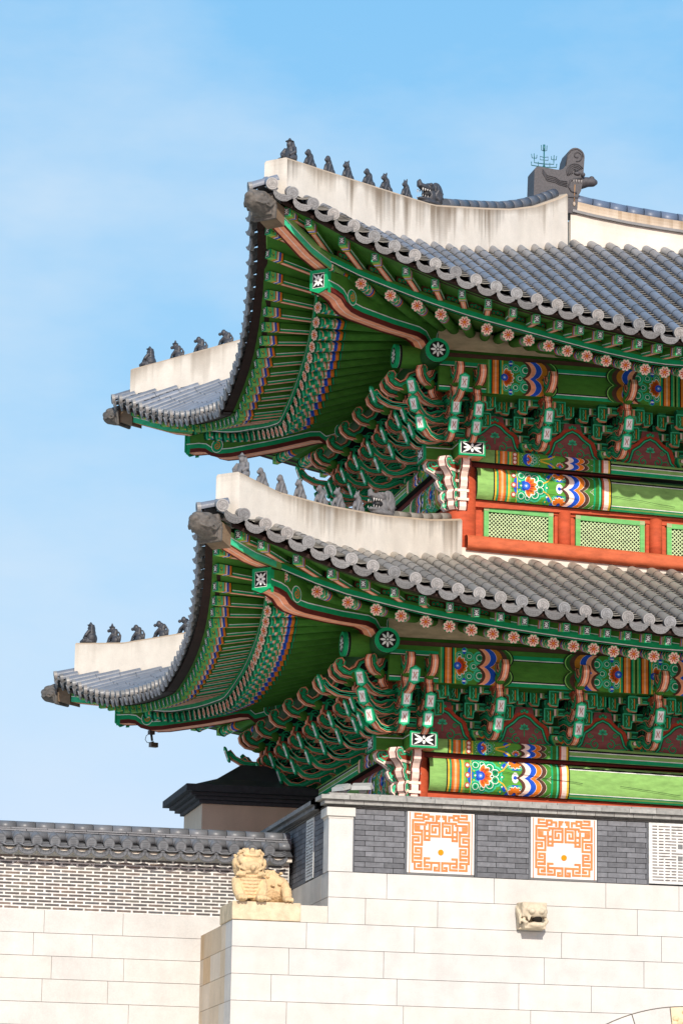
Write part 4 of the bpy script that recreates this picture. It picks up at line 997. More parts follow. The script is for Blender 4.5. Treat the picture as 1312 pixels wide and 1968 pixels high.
# --- corner columns, carved brackets on them, plate-beam ends
CARV = [(0, -.05), (0, -.85), (.06, -.84), (.10, -.78), (.09, -.70), (.13, -.66), (.14, -.56), (.10, -.50), (.16, -.44), (.20, -.34), (.17, -.28), (.24, -.20), (.33, -.14), (.36, -.04), (.32, .04), (.22, .06), (.16, .0), (.10, .02)]
def columns(S):
    c, zb = S.col, S.zb
    for y in (c, 2*MID-c) if S is LOW else (c, 2*MID-c):
        mb = M(); mb.tube([(c, y, zb-2.3), (c, y, zb-.23)], .235, 24, RED); o = mb.build('column', MP, pav)
    mb = M(); mb.box(c-.20, c+.20, c-.62, c, zb-.235, zb-.0, PLANK, {0: PINK}); mb.box(c-.21, c+.21, c-.66, c-.62, zb-.24, zb+.005, TEAL); crest(mb, Pl((c, c-.66, zb-.118), (1, 0, 0), (0, 0, 1), (0, -1, 0)), .21, .122, .003)
    rect(mb, Pl((c-.2, c, zb), (0, -1, 0), (0, 0, 1), (-1, 0, 0)), .0, .6, -.05, -.035, WHITE, .003); rect(mb, Pl((c, c, zb-.235), (0, -1, 0), (1, 0, 0), (0, 0, -1)), .1, .6, -.03, .03, PALE, .003); mb.build('beam_end', MP, pav)
    for y, sg in ((c, 1), (2*MID-c, -1)):
        mb = M(); mb.box(c-.62, c-.21, y-.19, y+.19, zb-.232, zb-.003, PLANK, {0: PINK}); mb.box(c-.66, c-.62, y-.20, y+.20, zb-.24, zb+.004, TEAL); crest(mb, Pl((c-.66, y, zb-.118), (0, -1, 0), (0, 0, 1), (-1, 0, 0)), .20, .12, .003)
        for s_ in (-1, 1): rect(mb, Pl((c, y+s_*.19, zb), (-1, 0, 0), (0, 0, 1), (0, s_, 0)), .2, .62, -.05, -.035, WHITE, .003)
        mb.build('beam_end', MP, pav)
    def carv(k=1., tall=1.):
        mb = M(); o = [(.20+x*k, z*tall-.25) for x, z in CARV]; o = [(.1, o[0][1]), (.1, o[1][1])]+o[2:]
        outline_piece(mb, o, .15, (.30, .06, .03), [(.02, PALE), (.012, MAROON), (.024, LTEAL), (.01, TEAL)], PALE)
        for s_ in (-1, 1):
            Q = Pl((s_*.075, 0, 0), (0, -1, 0), (0, 0, 1), (s_, 0, 0))
            for cx, cz, r, a in ((.40, -.30, .065, 1), (.30, -.52, .05, 2), (.24, -.70, .05, 4), (.22, -.9, .045, 1), (.2, -1.03, .04, 3)): ribbon(mb, Q, spiral(.1+cx*k*.8, cz*tall, r*k, 1.5, a), .016, TEAL if s_ < 0 else LTEAL, .006)
        for z in (-.45, -.62, -.78, -.93): mb.box(-.09, .09, -.36*k-.06 if z > -.5 else -.30, -.2, z*tall-.02, z*tall+.02, PALE)
        return mb
    a, b = carv(.75, .92), carv(1.15, .9)
    for (bb, ang, yy, nm_) in ((a, 0, c, 'carved_bracket'), (b, -45, c, 'carved_bracket'), (b, -90, c, 'carved_bracket'), (b, -135, 2*MID-c, 'carved_bracket')):
        bb.build('carved_bracket', MP, pav, Matrix.Translation((c+(-.04 if ang == 0 else 0), yy, zb-.0)) @ Matrix.Rotation(R(ang), 4, 'Z'))
columns(LOW); columns(UPP)

# --- upper windows, posts and sill
c, zb = UPP.col, UPP.zb; YF = c-.03
sl = -.026
def zw(x): return sl*(x-c)
mb = M()
x0 = c+.18
def srect(mb, x0, x1, y0, y1, z0, z1, col):
    mb.prism([(x0, y0, z0+zw(x0)), (x1, y0, z0+zw(x1)), (x1, y0, z1+zw(x1)), (x0, y0, z1+zw(x0))], (0, y1-y0, 0), col)
srect(mb, c, XL, YF-.02, YF+.1, zb-.92, zb-.80, RED); mb.build('window_rail', MP, pav)
wins = [(2.93, 4.05), (4.42, 5.55), (5.92, 7.05)]
for a, b in wins:
    fr = M(); z0, z1 = 12.95, 13.53
    srect(fr, a-.15, b+.15, YF+.03, YF+.06, z0, z1+.1, RED); srect(fr, a-.15, a-.03, YF-.0, YF+.06, z0, z1, RED); srect(fr, b+.03, b+.15, YF-.0, YF+.06, z0, z1, RED)
    wo = fr.build('window', MP, pav)
    fr = M(); gc = (.15, .44, .14); e = .075
    srect(fr, a, a+e, YF-.03, YF+.028, z0, z1, gc); srect(fr, b-e, b, YF-.03, YF+.028, z0, z1, gc); srect(fr, a+e, b-e, YF-.031, YF+.028, z1-e, z1, gc); srect(fr, a+e, b-e, YF-.031, YF+.028, z0, z0+.02, gc)
    for xx in (a, b-e): srect(fr, xx-.003, xx+e+.003, YF-.034, YF-.02, z1-.06, z1+.003, (.35, .42, .22))
    fr.build('frame', MP, wo)
    lt = M(); n = int((b-a)/.062); H = z1-z0-e; W_ = b-a-2*e
    srect(lt, a+e, b-e, YF+.012, YF+.02, z0, z1-e, (.02, .025, .015))
    def bar(ux0, uz0, ux1, uz1, y):
        dx, dz = ux1-ux0, uz1-uz0; q = math.hypot(dx, dz)
        if q < .01: return
        nx, nz = -dz/q*.0062, dx/q*.0062; zz = zw((a+b)/2)
        pts = [(a+e+ux0+nx, y, z0+uz0+nz+zz), (a+e+ux1+nx, y, z0+uz1+nz+zz), (a+e+ux1-nx, y, z0+uz1-nz+zz), (a+e+ux0-nx, y, z0+uz0-nz+zz)]; lt.prism(pts, (0, .014, 0), (.54, .68, .38))
    sp = .062
    k = -H
    while k < W_:
        s0 = max(0, -k); s1 = min(H, W_-k)
        if s1 > s0: bar(k+s0, s0, k+s1, s1, YF-.012); bar(k+s0, H-s0, k+s1, H-s1, YF-.004)
        k += sp
    lt.build('lattice', MP, wo)
for x in (4.235, 5.735, 7.23):
    mb = M(); mb.tube([(x, YF, 12.8), (x, YF, zb-.85+zw(x))], .105, 18, RED); mb.build('post', MP, pav)
mb = M(); zs0, zs1 = 12.75, 12.99; sl2 = -.036; P = Curved((c-.0, 2.22, 0), (1, 0, 0), (0, -1, 0), zs0, zs1, .09, sl2)
mb.grid([[P((XL-c)*i/20, zs0+(zs1-zs0)*j/12) for j in range(13)] for i in range(21)], (.52, .12, .05))
for i in range(20):
    A, B = (XL-c)*i/20, (XL-c)*(i+1)/20
    mb.face((P(A, zs1), P(B, zs1), P(B, zs1)+V((0, .4, 0)), P(A, zs1)+V((0, .4, 0))), RED); mb.face((P(A, zs0), P(B, zs0), P(B, zs0)+V((0, .4, 0)), P(A, zs0)+V((0, .4, 0))), RED)
mb.face((P(0, zs0), P(0, zs1), P(0, zs1)+V((0, .4, 0)), P(0, zs0)+V((0, .4, 0))), RED)
mb.build('sill_beam', MP, pav)

# ================================================================== TILED ROOFS
def disc_proto():
    mb = M(); P = Pl((0, 0, 0), (1, 0, 0), (0, -.12, .99), (0, -.99, -.12)); c = (.27, .265, .26)
    mb.prism([P(a, b, -.03) for a, b in circ(0, 0, .09, 20)], P.n*.045, shade(c, .8)); mb.prism([P(a, b, .015) for a, b in circ(0, 0, .09, 20)], P.n*.008, c)
    poly(mb, P, circ(0, 0, .074, 20), shade(c, .6), .0245); poly(mb, P, circ(0, 0, .062, 18), shade(c, .95), .026)
    for a in range(3): ribbon(mb, P, spiral(.026*math.cos(a*2.1), .026*math.sin(a*2.1), .030, 1.2, a*2.1), .010, shade(c, .6), .028)
    return mb
def drip_proto():
    mb = M(); P = Pl((0, 0, 0), (1, 0, 0), (0, -.28, .96), (0, -.96, -.28)); c = (.225, .222, .222)
    lo = [(.152, .03), (.135, -.04), (.085, -.09), (.03, -.108), (-.03, -.108), (-.085, -.09), (-.135, -.04), (-.152, .03)]
    hi = [(-.13, .03), (-.07, -.012), (0, -.026), (.07, -.012), (.13, .03)]
    o = lo+hi
    mb.prism([P(a, b, 0) for a, b in o], P.n*.022, shade(c, .75)); poly(mb, P, o, c, .0225); 
    border(mb, P, o, .010, .018, shade(c, .62), .024)
    for k in (-2, -1, 0, 1, 2): ribbon(mb, P, spiral(.04*k, -.07+.010*abs(k), .017, 1.2, k*1.3), .007, shade(c, .62), .025)
    for k in range(5):                                 # stacked pan tiles behind it
        q = .055*k
        mb.grid([[(x, q, z+.022*k) for x, z in ((-.145, .05), (-.08, .0), (0, -.02), (.08, 0), (.145, .05))], [(x, q+.06, z+.022*k+.01) for x, z in ((-.145, .05), (-.08, .0), (0, -.02), (.08, 0), (.145, .05))]], jit(shade(c, .62), .1))
        mb.grid([[(x, q, z+.022*k) for x, z in ((-.145, .05), (-.08, .0), (0, -.02), (.08, 0), (.145, .05))], [(x, q, z+.022*k-.02) for x, z in ((-.145, .05), (-.08, .0), (0, -.02), (.08, 0), (.145, .05))]], jit(shade(c, .62), .1), False)
    return mb
DISC = disc_proto(); DRIP = drip_proto(); MDs = []; MRs = []
for k_ in (1.08, .84, .95, 1.0, .74):
    for src_, L_, nm_ in ((DISC, MDs, 'end_disc'), (DRIP, MRs, 'drip_tile')):
        t_ = M(); t_.v, t_.f, t_.s = src_.v, src_.f, src_.s; wm = rnd.uniform(-.04, .05); t_.c = [(c_[0]*k_*(1+wm), c_[1]*k_, c_[2]*k_*(1-wm)) for c_ in src_.c]
        me_ = t_.mesh(nm_); me_.materials.append(MT); L_.append(me_)
def tile_row(mb, pts, rightv, warm, base, r=.078):
    """cover tiles along pts (from the eave up)"""
    # resample to tiles of about .34
    d = [0]
    for a, b in zip(pts, pts[1:]): d.append(d[-1]+(b-a).length)
    def at(s):
        for i in range(len(pts)-1):
            if s <= d[i+1] or i == len(pts)-2: return pts[i]+(pts[i+1]-pts[i])*((s-d[i])/max(d[i+1]-d[i], 1e-6))
    L = d[-1]; n = max(1, round(L/.42)); tl = L/n
    b0 = shade(base, rnd.uniform(.9, 1.1))
    for k in range(n):
        c = jit(b0, .10); q = k/max(n, 1)
        c = mixc(c, (.40, .35, .28), warm(q)*rnd.uniform(.5, 1))
        s0, s1 = k*tl, (k+1)*tl
        rings = [(s0, r*1.04), (s0+.012, r*1.04), ((s0+s1)/2, r*1.0), (s1-.012, r*.98), (s1, r*.97)]
        G_ = []
        for s_, rad in rings:
            p = at(s_); t = (at(min(s_+.05, L))-at(max(s_-.05, 0))).normalized(); x = rightv; z = x.cross(t).normalized()
            if z.z < 0: z = -z
            G_.append([p+x*(rad*math.cos(a))+z*(rad*math.sin(a)) for a in [math.pi*(-.12+1.24*j/10) for j in range(11)]])
        mb.grid(G_, lambda i, j: (shade(c, .6) if i == 3 and k < n-1 else c))
def pan_strip(mb, pts, rightv, hw=.155):
    d = [0]
    for a, b in zip(pts, pts[1:]): d.append(d[-1]+(b-a).length)
    def at(s):
        for i in range(len(pts)-1):
            if s <= d[i+1] or i == len(pts)-2: return pts[i]+(pts[i+1]-pts[i])*((s-d[i])/max(d[i+1]-d[i], 1e-6))
    L = d[-1]; st = .13; n = max(1, int(L/st)); st = L/n; c0 = shade(TILE, .75)
    prof = ((-hw, .0), (-hw*.5, -.028), (0, -.038), (hw*.5, -.028), (hw, .0))
    for k in range(n):
        p, q = at(k*st), at((k+1)*st); c = jit((.016, .016, .017), .3)  # near-black treads paint shade into the gaps between cover tiles
        A = [p+rightv*a+V((0, 0, b)) for a, b in prof]; B = [q+rightv*a+V((0, 0, b-.014)) for a, b in prof]; A2 = [x-V((0, 0, .016)) for x in A]
        mb.grid([A, B], c); mb.grid([A2, A], jit((.17, .16, .14), .4), False)
HL0, HU0 = -1.98, -1.25
def roof(S, nm):
    rf = bpy.data.objects.new('tiled_roof', None); COL.objects.link(rf); attach(rf, pav); tag(rf, '%s grey tiled roof with lime plastered hips' % nm)
    pan = M(); restrow = M(); restd = M(); restp = M()
    sp = .321; x = -S.t+.37; tw = HL0 if S is LOW else HU0
    warm = (lambda q: max(0, (q-.72)*2.2)) if S is UPP else (lambda q: .25+max(0, (q-.35)*1.25))
    rows = []
    HW = .30
    while x < XE:
        ye = S.y(x+S.t); y1 = (x+.14) if x < tw else min(S.yR, x-HW+.05) if x < S.yR+HW else S.yR
        if y1 > ye+.12: rows.append(('f', x, x+S.t, ye, y1))
        x += sp
    n2 = int((2*S.L-.74)/sp); sp2 = (2*S.L-.74)/n2
    for k in range(n2+1):
        u = .37+k*sp2; uu = min(u, 2*S.L-u); ye = S.y(uu); x = uu-S.t
        y1 = (x+.14) if x < tw else min(S.yR, x-HW+.05) if x < S.yR+HW else S.yR
        if y1 > ye+.12: rows.append(('s' if u <= S.L else 'b', x, uu, ye, y1))
    prev = None
    for wy, x, u, ye, y1 in rows:
        q = (min(u, S.L)/S.L)**2; N = 14
        zf = lambda y: S.surf(x, y)
        pts = [put(wy, (x, ye+(y1-ye)*i/N, zf(ye+(y1-ye)*i/N)), q*(1-i/N)) for i in range(N+1)]
        rv = V((1, 0, 0)) if wy == 'f' else V((0, 1, 0))
        ind = wy == 'f' or wy == 'b' 
        mb = M() if ind else restrow
        tile_row(mb, pts, rv, warm if wy == 'f' else (lambda q: .0), (.150, .167, .200) if S is UPP or wy != 'f' else (.185, .183, .185))  # bluer tone of these rows: sky reflection painted into the base colour
        if ind: mb.build('cover_tile_row', MT, rf)
        # end disc and drip tile
        dzdu = (S.z(u+.15)-S.z(u-.15))/.3; roll = math.atan(dzdu)
        dirn = {'f': 0, 's': -90, 'b': -90}[wy]
        rl = {'f': -roll, 's': roll, 'b': -roll}[wy]
        mt = Matrix.Translation(pts[0]) @ Matrix.Rotation(R(dirn), 4, 'Z') 
        h = sp/2; 
        pd = put(wy, (x+h, S.y(u+h)-.03, S.z(u+h)-.085), q)
        mt2 = Matrix.Translation(pd) @ Matrix.Rotation(R(dirn), 4, 'Z') @ Matrix.Rotation(rl, 4, 'Y')
        jt = Matrix.Rotation(R(rnd.uniform(-3, 3)), 4, 'X') @ Matrix.Rotation(R(rnd.uniform(-3, 3)), 4, 'Z') @ Matrix.Rotation(R(rnd.uniform(0, 40)), 4, 'Y'); jd = Matrix.Rotation(R(rnd.uniform(-2.5, 2.5)), 4, 'Y') @ Matrix.Translation((rnd.uniform(-.008, .008), rnd.uniform(-.01, .01), rnd.uniform(-.006, .006)))
        mt = mt @ jt; mt2 = mt2 @ jd
        if ind: link('end_disc', rnd.choice(MDs), rf, mt); link('drip_tile', rnd.choice(MRs), rf, mt2)
        else: restd.merge(DISC, mt); restp.merge(DRIP, mt2)
        y2 = min(S.yR, x+h-HW+.02) if x+h < S.yR+HW else S.yR
        if y2 > S.y(u+h)+.15:
            y0 = S.y(u+h)+.1
            P_ = [put(wy, (x+h, y0+(y2-y0)*i/N, S.surf(x+h, y0+(y2-y0)*i/N)+.022), q*(1-i/N)) for i in range(N+1)]; pan_strip(pan, P_, rv)
    pan.build('pan_tiles', MTP, rf)
    if restrow.f: tag(restrow.build('cover_tile_row', MT, rf), kind='stuff'); tag(restd.build('end_disc', MT, rf), kind='stuff'); tag(restp.build('drip_tile', MT, rf), kind='stuff')
    # solid roof body beneath (blocks light), back slope
    bd = M(); nn = 24
    def P_(wy, u, f):
        x = u-S.t; ye = S.y(min(u, S.L), .12); y1 = min(S.yR, x) if wy == 'f' else min(S.yR, x)
        y1 = max(y1, ye); y = ye+(y1-ye)*f; return put(wy, (x, y, S.surf(x, y)-.10), (min(u, S.L)/S.L)**2*(1-f))
    for wy, um in (('f', XE+S.t), ('s', S.L), ('b', S.L)):
        bd.grid([[P_(wy, .25+(um-.25)*i/nn, j/8) for j in range(9)] for i in range(nn+1)], shade(TILE, .5))
    if S is UPP:
        A = [(-S.t+.3, 2*MID+S.t-.3, 17.0), (XE, 2*MID+S.t-1, 15.6), (XE, MID, 18.6), (MID, MID, 18.6)]; bd.face(A, shade(TILE, .6))
    else:
        A = [(-S.t+.3, 2*MID+S.t-.3, 12.0), (XE, 2*MID+S.t-1, 11), (XE, 2*MID-S.yR, 12.5), (S.yR, 2*MID-S.yR, 12.5)]; bd.face(A, shade(TILE, .6))
    bd.build('roof_bed', MT, rf)
    return rf
RFL = roof(LOW, 'lower'); RFU = roof(UPP, 'upper')

# --- plastered hip walls with rain stains
def stain_fn(seed, strength):
    rr = random.Random(seed); T = [[rr.random() for _ in range(900)] for _ in range(4)]
    def vn(k, x):
        i = int(x); f = x-i; f = f*f*(3-2*f); return T[k][i % 900]*(1-f)+T[k][(i+1) % 900]*f
    def f(i, depth, L):
        big, md, sm = vn(0, i/26.), vn(1, i/7.), vn(2, i/1.7)
        a = min(1, max(0, (big*.55+md*.45+sm*.25-.42)*1.9)); ln = .10+.85*L*a*(.5+.7*vn(3, i/2.3))
        k = strength*a*max(0, 1-depth/ln)**.8*(.65+.5*sm)
        top = strength*.55*max(0, 1-depth/(.07+.10*md))
        base_ = mixc(PLASTER, (.50, .40, .28), min(.6, .10+.35*strength*md*max(0, 1-depth/(.9*L))))
        c = mixc(base_, (.17, .125, .085) if md > .45 else (.10, .08, .065), min(.85, k)); return mixc(c, (.22, .16, .105), min(.7, top))
    return f
def hip_wall(S, wy, top, rf, seed, strength):
    W2 = .20; mb = M(); q = math.sqrt(2)
    t0, t1 = top[0][0], top[-1][0]; n = int((t1-t0)*q/.028)
    ang = lambda t, lat: (V((t+lat/q, t-lat/q, 0)) if wy == 'f' else V((t-lat/q, 2*MID-t-lat/q, 0)))
    zt = lambda t: interp(top, t)
    fn = {-1: stain_fn(seed, strength), 1: stain_fn(seed+1, strength)}
    for sd_ in (-1, 1):
        lat = sd_*W2; rows = 22; G_ = []
        for i in range(n+1):
            t = t0+(t1-t0)*i/n; zb_ = S.surf(t, t)-.12; z1 = zt(t); G_.append([ang(t, lat)+V((0, 0, z1-.03-(z1-.03-zb_)*(j/rows)**1.4)) for j in range(rows+1)])
        mb.grid(G_, lambda i, j: fn[sd_](i//1, ((j+.5)/rows)**1.4*(G_[i][0].z-G_[i][-1].z), G_[i][0].z-G_[i][-1].z), False)
        mb.grid([[ang(t0+(t1-t0)*i/40, lat)+V((0, 0, zt(t0+(t1-t0)*i/40)-.03)), ang(t0+(t1-t0)*i/40, lat*.88)+V((0, 0, zt(t0+(t1-t0)*i/40)))] for i in range(41)], (.42, .33, .24), False)
    mb.grid([[ang(t0+(t1-t0)*i/40, -W2*.88)+V((0, 0, zt(t0+(t1-t0)*i/40))), ang(t0+(t1-t0)*i/40, W2*.88)+V((0, 0, zt(t0+(t1-t0)*i/40)))] for i in range(41)], (.40, .34, .27), False)
    for tt in (t0, t1):
        G_ = [[ang(tt, lat)+V((0, 0, zt(tt)-(.03 if abs(lat) > .18 else 0)-(zt(tt)-S.surf(tt, tt)+.3)*(j/9)**1.3)) for j in range(10)] for lat in [-W2+2*W2*k/16 for k in range(17)]]
        f2 = stain_fn(seed+7, strength*.35); mb.grid(G_, lambda i, j: f2(i, ((j+.5)/9)**1.3*.9, .9), False)
    return mb.build('hip_wall', ML, rf)
HL = [(-1.98, 12.71), (-1.25, 12.63), (-.3, 12.70), (.7, 12.84), (1.75, 13.06), (2.36, 13.24)]
HU = [(-1.25, 17.64), (-.4, 17.76), (.6, 17.91), (1.7, 18.08), (2.8, 18.46), (3.4, 18.68), (4.0, 18.97), (4.6, 19.36), (4.74, 19.47)]
hip_wall(LOW, 'f', HL, RFL, 31, .85); hip_wall(LOW, 'b', HL, RFL, 41, .22); hip_wall(UPP, 'f', HU, RFU, 51, .9); hip_wall(UPP, 'b', HU, RFU, 61, .5)
# tile caps on the upper part of the hips, ridge and white band under the sill
def capline(pts, r=.10, c=(.085, .095, .115), L=.3, mb=None, rf=None):
    own = mb is None; mb = mb or M()
    for a, b in zip(pts, pts[1:]):
        a, b = V(a), V(b); n = max(1, round((b-a).length/L))
        for k in range(n): mb.tube([a+(b-a)*((k+.02)/n), a+(b-a)*((k+.98)/n)], [r, r*.96], 12, jit(c, .1))
    if own: mb.build('ridge_cap', MT, rf)
hp = [(t, t, interp(HU, t)+.05) for t in (2.15, 2.6, 3.0, 3.4, 3.8, 4.2, 4.5, 4.66)]; capline(hp, rf=RFU); capline([(a, 2*MID-b, c_) for a, b, c_ in hp], rf=RFU)
hp = [(t, t, interp(HL, t)+.04) for t in (1.2, 1.7, 2.3)]; capline(hp, .07, (.22, .2, .17), rf=RFL); capline([(a, 2*MID-b, c_) for a, b, c_ in hp], .07, rf=RFL)
mb = M(); f = stain_fn(71, .12)
rt_ = [(5.02, 19.42), (5.4, 19.36), (6.0, 19.29), (6.6, 19.24), (7.2, 19.20), (XE, 19.16)]
n = 90; G_ = [[V((5.0+(XE-5.0)*i/n, MID-.16, interp(rt_, 5+(XE-5)*i/n)-.20-(interp(rt_, 5+(XE-5)*i/n)-.2-18.45)*j/6)) for j in range(7)] for i in range(n+1)]
mb.grid(G_, lambda i, j: f(i, .12*j, .7), False)
f3 = stain_fn(72, .8)
mb.grid([[V((5.0+(XE-5.0)*i/n, MID-.15, interp(rt_, 5+(XE-5)*i/n)+.02-.17*j/3)) for j in range(4)] for i in range(n+1)], lambda i, j: mixc(f3(i, .04*j, .2), (.62, .42, .24), .25), False)
mb.box(5.0, XE, MID-.1, MID+.16, 18.4, 19.1, PLASTER); mb.build('main_ridge', ML, RFU)
mb = M()
for a, b in zip(rt_, rt_[1:]):
    mb.prism([(a[0], MID-.22, a[1]-.20), (b[0], MID-.22, b[1]-.20), (b[0], MID-.22, b[1]-.155), (a[0], MID-.22, a[1]-.155)], (0, .4, 0), (.19, .185, .18))
capline([(a, MID, b+.06) for a, b in rt_], .13, (.10, .13, .19), mb=mb); mb.build('ridge_tiles', MT, RFU)
mb = M(); f = stain_fn(73, .06); mb.grid([[V((2.3+(XE-2.3)*i/60, 2.26, 12.80-.032*(XE-2.3)*i/60-.42*j/3)) for j in range(4)] for i in range(61)], lambda i, j: f(i, .1*j, .3), False)
mb.grid([[V((2.26, 2.3+5.4*i/60, 12.80-.42*j/3)) for j in range(4)] for i in range(61)], lambda i, j: f(i, .1*j, .3), False); mb.build('plaster_band', ML, RFL)

# ================================================================== THINGS ON THE ROOF
def finish(mb, name, material, vox, label, cat, group, mt):
    o = mb.build(name, material, None, mt); r = o.modifiers.new('remesh', 'REMESH'); r.mode = 'VOXEL'; r.voxel_size = vox; r.use_smooth_shade = True
    return tag(o, label, cat, group)
def figure(kind, c):
    """small seated roof figure, local frame: faces -y, stands on z=0"""
    mb = M(); rx = lambda a: Matrix.Rotation(R(a), 3, 'X')
    if kind == 'monk':
        mb.ell((0, .03, .10), (.115, .10, .11), c); mb.ell((0, .03, .19), (.085, .07, .09), c); mb.ell((0, .0, .285), (.05, .052, .06), c); mb.ell((0, .04, .26), (.075, .045, .085), c)
        mb.tube([(0, 0, .325), (0, 0, .335)], [.075, .07], 14, c); mb.tube([(0, 0, .33), (0, 0, .385)], [.05, .008], 10, c)
        for s_ in (-1, 1): mb.tube([(s_*.08, .02, .23), (s_*.125, -.03, .15), (s_*.07, -.10, .10)], [.035, .032, .026], 8, c); mb.tube([(s_*.06, .0, .06), (s_*.14, -.07, .05), (s_*.10, -.14, .03)], [.05, .045, .035], 8, c)
        mb.ell((0, -.02, .03), (.14, .13, .035), c); mb.ell((0, -.053, .28), (.012, .014, .018), c)
    else:
        hat, lean, hx, thin, ears, wide = kind
        mb.ell((0, .05, .065), (.062*wide, .085, .07), c); mb.ell((0, .015, .13), (.052*wide, .055, .10), c, rx(-lean))
        hy = -.045-hx; mb.ell((0, hy*.6, .215), (.045*thin, .05, .05), c); mb.ell((0, hy-.035, .20), (.028*thin, .035, .025), c); mb.ell((0, .0, .175), (.045, .045, .06), c)
        for s_ in (-1, 1):
            mb.tube([(s_*.038*wide, -.01, .15), (s_*.045*wide, -.055-hx, .08), (s_*.04*wide, -.085-hx, .012)], [.03, .022, .02], 8, c); mb.ell((s_*.04*wide, -.095-hx, .014), (.02, .03, .015), c)
            mb.ell((s_*.055*wide, .04, .05), (.03, .065, .05), c); mb.ell((s_*.05*wide, -.01, .014), (.022, .04, .014), c)
            if ears: mb.ell((s_*.03*thin, hy*.5+.01, .262), (.012, .012, ears), c)
        mb.tube([(0, .12, .05), (0, .13, .12), (0, .09, .18)], [.022, .02, .012], 7, c)
        if hat: mb.tube([(0, hy*.6, .25), (0, hy*.6, .258)], [.062, .058], 12, c); mb.tube([(0, hy*.6, .255), (0, hy*.6, .31)], [.035, .006], 9, c)
    return mb
KINDS = ['monk', (0, 20, .01, .95, 0, 1.1), (0, 5, -.01, 1.0, .0, 1.0), (0, 10, .0, 1.15, .02, 1.05), (0, 25, .015, .85, 0, 1.2), (0, 15, .02, .9, .025, 1.15), (0, 12, .0, .8, .03, 1.0)]
NU = ['clay figure in a pointed hat on the outer tip of the upper front hip ridge', 'upright clay beast second from the tip of the upper front hip ridge', 'slim upright clay beast third from the tip of the upper front hip ridge',
      'round headed clay beast fourth from the tip of the upper front hip ridge', 'hunched clay beast fifth from the tip of the upper front hip ridge', 'crouching clay beast sixth from the tip of the upper front hip ridge', 'clay beast beside the dragon head on the upper front hip ridge']
BU, BL = (.040, .042, .05), (.085, .084, .088)
def fig_at(S, wy, t, z, kind, label, col, group, sc_=1., turn=0):
    mb = figure(kind, col)
    y = t if wy == 'f' else 2*MID-t; ang = (-45 if wy == 'f' else -135)+turn
    mt = Matrix.Translation((t, y, z-.004)) @ Matrix.Rotation(R(ang), 4, 'Z') @ Matrix.Diagonal((sc_*.92, sc_*.92, sc_*(1.02 if kind == 'monk' else 1.2), 1))
    return finish(mb, 'roof_figure', KD if col is BU else KP, .009, label, 'roof figure', group, mt)
for t, k, lb in zip((-1.0, -.62, -.25, .12, .54, .90, 1.32), KINDS, NU): fig_at(UPP, 'f', t, interp(HU, t), k, lb, BU, 'figures on the upper front hip ridge', 1.02)
for t, k, lb in zip((-1.74, -1.38, -1.03, -.68, -.28, .06, .44), KINDS, NU): fig_at(LOW, 'f', t, interp(HL, t), k, lb.replace('upper', 'lower').replace('clay', 'pale clay').replace('upright ', '').replace('outer ', ''), BL, 'figures on the lower front hip ridge', 1.02)
KB = ['monk', (1, 20, .03, .9, 0, 1.), (0, 15, .03, 1.0, 0, 1.), (0, 35, .05, 1.05, 0, 1.), (0, 40, .06, .9, 0, 1.)]
NB = ['dark clay figure in a pointed hat at the tip of the %s rear hip ridge', 'dark clay beast in a small hat second on the %s rear hip ridge', 'dark clay beast with a round head third on the %s rear hip ridge', 'stooping dark clay beast fourth on the %s rear hip ridge', 'dark clay beast partly hidden by the eave on the %s rear hip ridge']
for t, k, lb in zip((-1.06, -.63, -.27, .12), KB, NB): fig_at(UPP, 'b', t, interp(HU, t), k, lb % 'upper', BU, 'figures on the upper rear hip ridge', 1.05, 10)
for t, k, lb in zip((-1.85, -1.48, -1.11, -.75, -.37), KB, NB): fig_at(LOW, 'b', t, interp(HL, t), k, lb % 'lower', BU, 'figures on the lower rear hip ridge', 1.05, 10)
def dragon(t, z, S, label, col):
    mb = M(); c = col
    # local: faces -y
    mb.ell((0, .02, .05), (.10, .20, .05), c); mb.ell((0, -.10, .085), (.075, .13, .035), c); mb.ell((0, .02, .15), (.085, .09, .12), c)
    mb.ell((0, -.10, .255), (.07, .13, .05), c, Matrix.Rotation(R(-12), 3, 'X')); mb.ell((0, -.02, .27), (.085, .09, .07), c); mb.tube([(0, -.19, .26), (0, -.21, .33), (0, -.19, .36)], [.05, .035, .012], 8, c)
    for s_ in (-1, 1):
        mb.ell((s_*.07, -.04, .30), (.03, .035, .03), c)
        for k in range(6):
            a = R(20+26*k); mb.tube([(s_*.06, .06, .16), (s_*.085, .06+.09*math.sin(a), .17+.07*math.cos(a)), (s_*.055, .06+.15*math.sin(a), .17+.17*math.cos(a))], [.035, .03, .02], 7, c)
    mb.ell((0, .14, .21), (.05, .13, .18), c)
    mt = Matrix.Translation((t, t, z-.006)) @ Matrix.Rotation(R(-58), 4, 'Z') @ Matrix.Scale(1.12, 4)
    o = finish(mb, 'dragon_head_ornament', KD if col is BU else KP, .009, label, 'dragon head', 'dragon heads on the front hip ridges', mt)
    for s_ in (-1, 1):
        for k in range(4):
            th = M(); th.tube([(s_*.052, -.185+.045*k, .225), (s_*.052, -.19+.045*k, .18+.008*k)], [.012, .003], 6, (.55, .52, .48)); x = th.build('tooth', MK, o); x.matrix_parent_inverse = Matrix.Identity(4)
        for k in range(3):
            th = M(); th.tube([(s_*.055, -.19+.05*k, .105), (s_*.055, -.19+.05*k, .135)], [.01, .003], 6, (.45, .43, .4)); x = th.build('tooth', MK, o); x.matrix_parent_inverse = Matrix.Identity(4)
    mo = M(); mo.ell((0, -.05, .165), (.07, .09, .05), (.012, .011, .012)); x = mo.build('mouth', MK, o); x.matrix_parent_inverse = Matrix.Identity(4)
